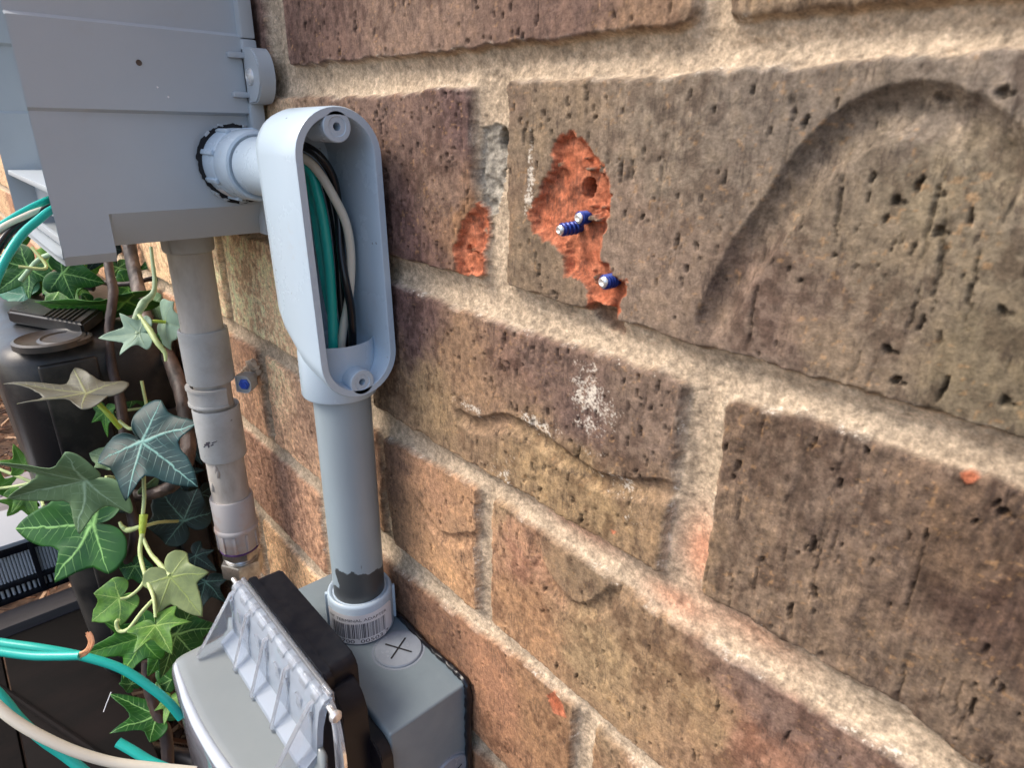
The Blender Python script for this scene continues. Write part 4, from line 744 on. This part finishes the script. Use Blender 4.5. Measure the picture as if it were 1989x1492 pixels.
# short black tube with a yellow mouth
tb = thing('tube_end', 'black tube lying in the straw with a yellow lined white rimmed mouth', 'tube', at(300, 1470, .52))
c = at(284, 1468, .52); d = Vector(at(380, 1490, .50))-Vector(c); bm = BM(); lathe(bm, c, d, [(0, .0098), (0, .0105), (.0008, .0108), (.08, .0108)], 32, closed=False); o = obj('sleeve', bm, M_BLACK, tb)
bm = BM(); lathe(bm, c, d, [(-.0006, .0104), (-.0010, .0110), (.0006, .0113), (.0012, .0109)], 32, closed=False); obj('rim', bm, M_LABEL, tb)
bm = BM(); lathe(bm, Vector(c)+Vector((0, 0, -.004)), d, [(.002, .0), (.002, .0065), (.004, .0062)], 24); obj('lining', bm, mat('pale_yellow', (.75, .66, .25), .5), tb)
# mulch chips and straw
bm = BM(); rr_ = random.Random(5)
for k in range(2600):
    if k < 1700: x, y, z = rr_.uniform(-2.3, -.9), rr_.uniform(-.42, .005), -.615
    else: x, y, z = rr_.uniform(-.66, -.36), rr_.uniform(-.088, -.004), rr_.uniform(-.62, -.57)
    l = rr_.uniform(.012, .045); w_ = rr_.uniform(.002, .008); a = rr_.uniform(0, 3.14); t = rr_.uniform(-.4, .4); ca, sa = math.cos(a), math.sin(a)
    u = Vector((ca, sa, t))*l*.5; v = Vector((-sa, ca, rr_.uniform(-.3, .3)))*w_*.5; h = Vector((0, 0, w_*.35)); c = Vector((x, y, z+rr_.uniform(0, .012)))
    add(bm, [c-u-v, c+u*.9-v*.5, c+u+v, c-u*.8+v, c-u*.9-v*.8+h, c+u*.8-v*.5+h, c+u*.9+v*.8+h, c-u*.7+v*.8+h], [(0, 3, 2, 1), (4, 5, 6, 7), (0, 1, 5, 4), (1, 2, 6, 5), (2, 3, 7, 6), (3, 0, 4, 7)], rr_.choice([0, 0, 1, 1, 2]))
tag(obj('bark_mulch', bm, [mat('bark_dark', (.055, .028, .017), .9), mat('bark_mid', (.17, .085, .045), .9), mat('straw', (.42, .27, .16), .85)], sm=False), kind='stuff', label='brown bark mulch and straw on the ground')
# ------------------------------------------------------------------ ivy
def leaf_mat(name, c, vein, dark, rough=.42, trans=.12):
    m = mat(name, c, rough); b = m.node_tree.nodes['Principled BSDF']; b.inputs['Specular IOR Level'].default_value = .3
    a = N(m, 'ShaderNodeAttribute', attribute_name='leafco'); sx = N(m, 'ShaderNodeSeparateXYZ'); L(m, a.outputs['Vector'], sx.inputs[0])
    nz = N(m, 'ShaderNodeTexNoise', Scale=3.5, Detail=4.0); L(m, a.outputs['Vector'], nz.inputs[0])
    def MA(op, p, q=None, r=None, cl=False):
        n = N(m, 'ShaderNodeMath', operation=op); n.use_clamp = cl
        for i, s in enumerate((p, q, r)):
            if s is None: continue
            if isinstance(s, (int, float)): n.inputs[i].default_value = s
            else: L(m, s, n.inputs[i])
        return n.outputs[0]
    wob = MA('MULTIPLY', MA('SUBTRACT', nz.outputs[0], .5), .12); X_, Y_ = MA('ADD', sx.outputs[0], wob), MA('ADD', sx.outputs[1], wob); tot = None; side = None; near = None
    for ang_, ln in ((0, .9), (52, .62), (-52, .62), (112, .42), (-112, .42)):
        s_, c_ = math.sin(math.radians(ang_)), math.cos(math.radians(ang_))
        u = MA('MULTIPLY_ADD', X_, s_, MA('MULTIPLY', Y_, c_)); v = MA('ABSOLUTE', MA('MULTIPLY_ADD', X_, c_, MA('MULTIPLY', Y_, -s_)))
        w_ = MA('MULTIPLY_ADD', u, -.018/ln, .028); main = MA('MULTIPLY', MA('GREATER_THAN', u, -.01), MA('SUBTRACT', 1, MA('DIVIDE', v, MA('MAXIMUM', w_, .004)), cl=True))
        fr = MA('ABSOLUTE', MA('SUBTRACT', MA('FRACT', MA('MULTIPLY', MA('SUBTRACT', u, MA('MULTIPLY', v, .75)), 9.0)), .5))
        sv = MA('MULTIPLY', MA('SUBTRACT', 1, MA('DIVIDE', fr, .07), cl=True), MA('SUBTRACT', 1, MA('DIVIDE', v, .20), cl=True)); sv = MA('MULTIPLY', MA('MULTIPLY', sv, MA('GREATER_THAN', u, .06)), MA('LESS_THAN', u, ln)); sv = MA('MULTIPLY', sv, .65)
        tot = main if tot is None else MA('MAXIMUM', tot, main); tot = MA('MAXIMUM', tot, sv)
    brk = N(m, 'ShaderNodeTexNoise', Scale=14.0, Detail=3.0); L(m, a.outputs['Vector'], brk.inputs[0])
    fac = MA('MULTIPLY', tot, MA('MULTIPLY_ADD', brk.outputs[0], 3.2, -.62, cl=True))
    tone = N(m, 'ShaderNodeMix', data_type='RGBA'); tone.inputs[6].default_value = (*c, 1); tone.inputs[7].default_value = (*dark, 1); L(m, MA('MULTIPLY_ADD', nz.outputs[0], 3.0, -1.0, cl=True), tone.inputs[0])
    sp_ = N(m, 'ShaderNodeTexNoise', Scale=9.0, Detail=6.0, Roughness=.7); L(m, a.outputs['Vector'], sp_.inputs[0]); bn_ = N(m, 'ShaderNodeMix', data_type='RGBA'); bn_.inputs[7].default_value = (.16, .10, .045, 1)
    L(m, MA('MULTIPLY', MA('MULTIPLY_ADD', sp_.outputs[0], 14.0, -9.4, cl=True), .7), bn_.inputs[0]); L(m, tone.outputs[2], bn_.inputs[6])
    mx = N(m, 'ShaderNodeMix', data_type='RGBA'); L(m, MA('MULTIPLY', fac, .85), mx.inputs[0]); L(m, bn_.outputs[2], mx.inputs[6]); mx.inputs[7].default_value = (*vein, 1); L(m, mx.outputs[2], b.inputs['Base Color'])
    bp = N(m, 'ShaderNodeBump', Strength=.35, Distance=.0006); L(m, tot, bp.inputs['Height']); f2 = N(m, 'ShaderNodeTexNoise', Scale=90.0, Detail=2.0); L(m, a.outputs['Vector'], f2.inputs[0])
    bp2 = N(m, 'ShaderNodeBump', Strength=.15, Distance=.0003); L(m, f2.outputs[0], bp2.inputs['Height']); L(m, bp.outputs[0], bp2.inputs['Normal']); L(m, bp2.outputs[0], b.inputs['Normal'])
    tr = N(m, 'ShaderNodeBsdfTranslucent'); L(m, mx.outputs[2], tr.inputs[0]); ms = N(m, 'ShaderNodeMixShader'); ms.inputs[0].default_value = trans; out_ = m.node_tree.nodes['Material Output']
    L(m, b.outputs[0], ms.inputs[1]); L(m, tr.outputs[0], ms.inputs[2]); L(m, ms.outputs[0], out_.inputs[0]); return m
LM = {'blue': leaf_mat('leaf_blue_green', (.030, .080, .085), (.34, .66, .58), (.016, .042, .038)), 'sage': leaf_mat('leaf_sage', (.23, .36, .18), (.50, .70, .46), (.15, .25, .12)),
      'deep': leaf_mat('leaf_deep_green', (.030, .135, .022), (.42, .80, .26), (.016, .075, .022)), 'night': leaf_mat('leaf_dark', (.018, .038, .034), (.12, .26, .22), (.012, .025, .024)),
      'olive': leaf_mat('leaf_pale_olive', (.32, .40, .17), (.46, .58, .16), (.22, .28, .13), trans=.2), 'mid': leaf_mat('leaf_mid_green', (.16, .35, .055), (.48, .70, .20), (.075, .18, .05), trans=.2),
      'green': leaf_mat('leaf_green', (.060, .22, .022), (.34, .66, .14), (.03, .11, .028)), 'pale': leaf_mat('leaf_underside', (.36, .52, .40), (.45, .58, .38), (.28, .42, .33), trans=.25),
      'lime': leaf_mat('leaf_lime', (.20, .42, .07), (.45, .68, .22), (.12, .30, .05), trans=.3), 'teal': leaf_mat('leaf_teal', (.10, .36, .24), (.38, .62, .48), (.07, .24, .17), trans=.3), 'dust': leaf_mat('leaf_dusty', (.17, .165, .125), (.32, .34, .16), (.11, .11, .085))}
AN = [0, 6, 14, 24, 33, 41, 49, 54, 61, 70, 82, 92, 103, 112, 122, 138, 154, 167, 175, 180]
VAR = [[1.0, .88, .72, .56, .50, .54, .66, .74, .63, .52, .45, .43, .47, .53, .53, .50, .42, .30, .18, .06],
       [1.0, .83, .62, .47, .44, .50, .66, .78, .60, .46, .40, .40, .48, .58, .55, .47, .38, .27, .15, .05],
       [.92, .84, .76, .66, .58, .57, .62, .67, .62, .56, .52, .50, .50, .52, .52, .50, .44, .32, .20, .07]]
NA, NR = 120, 16
def leaf(parent, J_, T_, d0, d1, m, roll=0., width=1., var=0, fold=.12, droop=.15, seed=0):
    droop *= 1.3; fold *= 1.4
    """ivy leaf: J_ = vein junction, T_ = tip (photo pixels at distances d0, d1 from the lens)"""
    rr = random.Random(seed); Jp = Vector(at(*J_, d0)); Tp = Vector(at(*T_, d1)); v = Tp-Jp; ln = v.length; v.normalize()
    n = Vector(CAM)-Jp; n = (n-v*n.dot(v)).normalized(); n = Matrix.Rotation(math.radians(roll), 3, v) @ n; u = v.cross(n).normalized()
    vs = []; lc = []; ph = rr.random()*6
    Vv = VAR[var]
    for i in range(NR+1):
        s = i/NR
        for k in range(NA):
            a = 2*math.pi*k/NA; deg = math.degrees(a if a <= math.pi else 2*math.pi-a); sg = 1 if a <= math.pi else -1
            asym = 1+.07*math.sin(a*2+ph)*(.3 if deg < 20 else 1); R = np.interp(deg, AN, Vv)*asym; r = R*s; x = r*math.sin(a)*width; y = r*math.cos(a)
            h = fold*abs(x)-droop*(y*y*.8+x*x*.9)+.035*math.sin(6*x+ph)*math.cos(5*y+ph)*s+.035*math.sin(a*5+ph)*s*s*s
            vs.append(Jp+(u*x+v*y+n*h)*ln); lc.append((r*math.sin(a), y, 0))
            if i == 0: break
    me = bpy.data.meshes.new('leaf'); F = [(0, 1+k, 1+(k+1) % NA) for k in range(NA)]
    for i in range(1, NR):
        b0 = 1+(i-1)*NA
        for k in range(NA): F.append((b0+k, b0+NA+k, b0+NA+(k+1) % NA, b0+(k+1) % NA))
    me.from_pydata([p-parent.location for p in vs], [], F); me.materials.append(LM[m]); me.polygons.foreach_set('use_smooth', [True]*len(F))
    at_ = me.attributes.new('leafco', 'FLOAT_VECTOR', 'POINT'); at_.data.foreach_set('vector', np.array(lc, np.float32).ravel())
    o = bpy.data.objects.new('leaf', me); col.objects.link(o); o.parent = parent; md = o.modifiers.new('t', 'SOLIDIFY'); md.thickness = .0004; return o
iv = thing('ivy_vine', 'trailing artificial ivy vine with brown stems hanging below the utility box', 'ivy', at(240, 1000, .42))
# junction, tip, depths, material, roll, width, variant, fold, droop
LV = [((277, 858), (380, 944), .385, .375, 'blue', 5, 1.05, 0, .10, .10), ((167, 933), (16, 968), .375, .385, 'sage', -38, .95, 1, .22, .05), ((181, 1018), (14, 1030), .42, .42, 'deep', -4, 1.10, 0, .08, .10),
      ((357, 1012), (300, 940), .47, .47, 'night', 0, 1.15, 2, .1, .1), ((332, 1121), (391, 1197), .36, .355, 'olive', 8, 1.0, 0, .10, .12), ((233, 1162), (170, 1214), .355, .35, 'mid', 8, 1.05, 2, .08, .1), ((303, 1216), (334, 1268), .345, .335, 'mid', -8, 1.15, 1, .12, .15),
      ((275, 1240), (158, 1274), .40, .395, 'green', -22, .95, 1, .15, .1), ((342, 1232), (402, 1305), .42, .43, 'deep', -10, 1.1, 0, .1, .1), ((305, 1392), (214, 1345), .44, .44, 'deep', 25, .9, 1, .12, .1), ((330, 1362), (318, 1408), .40, .39, 'mid', 20, .9, 1, .12, .1),
      ((122, 530), (202, 550), .50, .51, 'deep', 8, 1.25, 0, .1, .12), ((245, 585), (70, 614), .47, .46, 'green', -58, .55, 0, .2, .2), ((270, 648), (192, 656), .38, .375, 'pale', 28, 1.05, 1, .15, .10), ((322, 625), (352, 640), .39, .38, 'pale', 25, 1.5, 2, .2, .3),
      ((216, 722), (186, 660), .46, .46, 'green', 22, .95, 1, .12, .1), ((168, 765), (8, 741), .40, .40, 'dust', 58, .75, 1, .12, .08), ((205, 800), (205, 850), .44, .44, 'green', 35, .9, 1, .12, .15), ((215, 890), (170, 880), .45, .45, 'sage', 15, 1.1, 2, .1, .1),
      ((117, 592), (80, 586), .53, .53, 'lime', 0, .9, 1, .1, .1), ((48, 574), (-12, 562), .53, .53, 'teal', 10, 1.25, 0, .1, .1), ((55, 520), (-15, 572), .52, .52, 'deep', 20, 1.0, 1, .1, .1), ((48, 552), (62, 500), .54, .54, 'green', 10, 1.1, 2, .1, .1), ((100, 500), (62, 520), .56, .56, 'lime', 20, 1.0, 2, .1, .1),
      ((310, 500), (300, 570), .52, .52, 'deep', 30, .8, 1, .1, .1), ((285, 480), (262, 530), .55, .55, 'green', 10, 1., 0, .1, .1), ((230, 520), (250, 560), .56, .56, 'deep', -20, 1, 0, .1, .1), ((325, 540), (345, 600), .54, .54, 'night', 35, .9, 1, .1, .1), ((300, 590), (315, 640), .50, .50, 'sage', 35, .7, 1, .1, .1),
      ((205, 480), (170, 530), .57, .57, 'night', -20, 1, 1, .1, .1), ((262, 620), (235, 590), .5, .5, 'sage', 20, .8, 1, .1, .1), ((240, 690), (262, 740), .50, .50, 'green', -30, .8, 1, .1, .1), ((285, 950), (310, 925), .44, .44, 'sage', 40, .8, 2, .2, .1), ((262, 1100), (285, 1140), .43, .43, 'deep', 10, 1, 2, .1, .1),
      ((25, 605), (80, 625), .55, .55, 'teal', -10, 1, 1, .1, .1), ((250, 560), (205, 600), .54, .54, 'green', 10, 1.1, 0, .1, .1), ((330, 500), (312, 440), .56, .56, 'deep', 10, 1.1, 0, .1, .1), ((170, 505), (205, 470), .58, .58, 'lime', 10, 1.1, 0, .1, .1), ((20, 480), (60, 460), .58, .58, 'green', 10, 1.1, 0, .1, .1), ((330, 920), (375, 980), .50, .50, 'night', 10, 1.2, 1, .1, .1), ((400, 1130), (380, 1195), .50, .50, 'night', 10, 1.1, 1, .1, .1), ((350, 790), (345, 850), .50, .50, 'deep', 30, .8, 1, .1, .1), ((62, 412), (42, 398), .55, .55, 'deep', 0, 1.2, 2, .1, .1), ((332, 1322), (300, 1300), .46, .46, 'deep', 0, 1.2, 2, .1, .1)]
for i, (j_, t__, a_, b_, m_, ro, wi, va, fo, dr) in enumerate(LV): leaf(iv, j_, t__, a_, b_, m_, ro, wi, va, fo, dr, i)
M_STEM = mat('brown_stem', rough=.6); grime(M_STEM, (.075, .045, .035), (.020, .014, .014), scale=60, lo=.35, hi=.65, bump=.6, bscale=260, rough=(.4, .7), stretch=(1, 1, .15))
M_WOOD = mat('woody_stem', rough=.6); grime(M_WOOD, (.15, .105, .085), (.025, .018, .016), scale=50, lo=.4, hi=.6, bump=.8, bscale=220, rough=(.35, .7), stretch=(1, 1, .2))
M_GST = mat('pale_green_stem', (.50, .60, .26), .45); M_YST = mat('yellow_green_stem', (.42, .55, .06), .4)
def stem(pts, r, m, name='stem', k=.12):
    if m in (M_GST, M_YST): r = [q*.8 for q in r] if hasattr(r, '__len__') else r*.8
    bm = BM(); tube(bm, A(*pts), r, 10, 10, knob=k); return obj(name, bm, m, iv)
stem([(205, 470, .47), (213, 530, .46), (220, 570, .455), (212, 640, .45), (217, 710, .445), (232, 770, .44), (241, 838, .435), (243, 900, .43), (247, 960, .43), (262, 1030, .43), (256, 1070, .43), (243, 1100, .43)], [.0030, .0031, .0034, .0030, .0031, .0034, .0032, .003, .0032, .0034, .003, .0026], M_STEM)
stem([(250, 470, .52), (262, 530, .51), (285, 620, .49), (325, 690, .475), (352, 760, .46), (364, 840, .45), (362, 895, .44), (335, 942, .44), (290, 960, .44), (255, 962, .445)], [.0052, .0050, .0052, .0050, .0054, .0052, .0050, .0046, .0042, .0038], M_WOOD)
stem([(283, 1285, .44), (286, 1330, .44), (302, 1380, .44), (322, 1430, .44), (327, 1500, .44)], [.0028, .0032, .0036, .0042, .0040], M_STEM)
stem([(182, 560, .55), (125, 548, .55), (92, 570, .55), (80, 600, .55), (76, 660, .55)], .0028, M_BLKW)
stem([(0, 548, .53), (60, 520, .53), (120, 480, .54)], .0016, M_GST); stem([(40, 545, .5), (75, 505, .5), (110, 490, .5)], .0020, LM['sage']); stem([(36, 518, .45), (90, 520, .46), (62, 480, .46)], .0014, M_GST)
stem([(178, 545, .52), (240, 552, .52), (300, 540, .52)], .0020, M_STEM)
stem([(293, 480, .40), (300, 560, .395), (278, 590, .39), (262, 625, .385), (268, 650, .38)], [.001, .0014, .0026, .0020, .0014], LM['pale']); stem([(270, 612, .385), (290, 640, .38), (305, 665, .375), (320, 685, .375), (322, 702, .375)], [.0014, .0022, .0020, .0016, .0010], M_GST); stem([(272, 625, .385), (300, 624, .385), (322, 626, .388)], .0012, M_YST)
stem([(190, 783, .41), (212, 806, .41), (234, 832, .415)], [.0018, .0022, .0020], M_YST); stem([(232, 818, .41), (250, 832, .40), (262, 832, .40)], .0013, M_GST); stem([(275, 740, .45), (285, 790, .45), (292, 830, .44)], .0014, M_GST); stem([(210, 802, .46), (300, 790, .46)], .0012, M_GST)
stem([(279, 925, .385), (280, 970, .38), (277, 1004, .378)], .0014, M_GST); stem([(279, 1000, .378), (277, 1024, .376), (276, 1042, .376)], [.0030, .0026, .0018], M_YST)
stem([(276, 1038, .375), (272, 1075, .37), (283, 1120, .36), (298, 1160, .352), (302, 1200, .347)], [.0017, .0015, .0014, .0013, .001], M_GST); stem([(277, 1044, .375), (292, 1075, .37), (312, 1098, .364), (330, 1118, .36)], [.0014, .0014, .0018, .0014], M_GST); stem([(284, 1120, .36), (272, 1142, .357), (250, 1160, .355), (234, 1164, .353)], .0011, M_GST)
stem([(298, 1165, .352), (275, 1190, .348), (250, 1222, .345), (232, 1226, .345), (226, 1212, .345), (230, 1204, .345)], .0013, M_GST); stem([(276, 1022, .38), (250, 1030, .39), (238, 1024, .39), (232, 1014, .39)], [.0014, .0022, .0016, .001], M_GST); stem([(282, 1022, .38), (310, 1015, .40), (345, 1013, .46)], .0013, M_GST)
stem([(237, 934, .385), (222, 928, .38), (205, 927, .375)], .0012, M_GST); stem([(85, 985, .45), (78, 960, .5), (70, 935, .54)], .0014, M_GST)
bm = BM(); tube(bm, A((216, 1345, .43), (208, 1365, .428), (201, 1384, .426)), .0003, 6, 2); obj('thread', bm, M_LABEL, iv)
for i, (j_, t__, a_, b_, m_, ro, wi, va) in enumerate([((120, 560), (150, 610), .52, .51, 'green', 15, 1.0, 0), ((175, 590), (140, 632), .50, .50, 'deep', -25, .9, 1), ((300, 660), (285, 712), .47, .47, 'green', 20, .9, 1), ((262, 760), (300, 800), .47, .47, 'deep', -20, .9, 0), ((225, 620), (190, 600), .5, .5, 'sage', 25, .9, 2),
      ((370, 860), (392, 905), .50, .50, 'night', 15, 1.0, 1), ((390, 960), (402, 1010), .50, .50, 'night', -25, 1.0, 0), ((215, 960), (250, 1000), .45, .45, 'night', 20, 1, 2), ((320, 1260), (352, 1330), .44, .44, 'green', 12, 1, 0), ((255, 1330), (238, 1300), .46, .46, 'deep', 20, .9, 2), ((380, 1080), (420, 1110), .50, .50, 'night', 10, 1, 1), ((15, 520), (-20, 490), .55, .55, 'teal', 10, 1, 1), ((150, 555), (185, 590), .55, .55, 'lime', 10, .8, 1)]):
    leaf(iv, j_, t__, a_, b_, m_, ro, wi, va, .12, .12, 90+i)
iv2 = thing('ivy_sprig', 'lime green ivy sprig with three leaves at the left edge beside the bin', 'ivy', at(50, 940, .55))
for i, (j_, t__, m_, ro, wi) in enumerate([((45, 905), (26, 862), 'lime', 10, 1.0), ((-6, 950), (-10, 905), 'lime', 15, 1.3), ((42, 975), (12, 1006), 'lime', -10, 1.2), ((50, 960), (75, 1010), 'mid', 10, 1.0)]): leaf(iv2, j_, t__, .54, .54, m_, ro, wi, 1, .1, .1, 50+i)
for pts in ([(-20, 905, .54), (20, 920, .54), (60, 936, .54)], [(60, 938, .54), (30, 945, .54), (-10, 950, .54)], [(60, 938, .54), (46, 965, .54)]):
    bm = BM(); tube(bm, A(*pts), .0013, 8, 6); obj('stem', bm, M_GST, iv2)
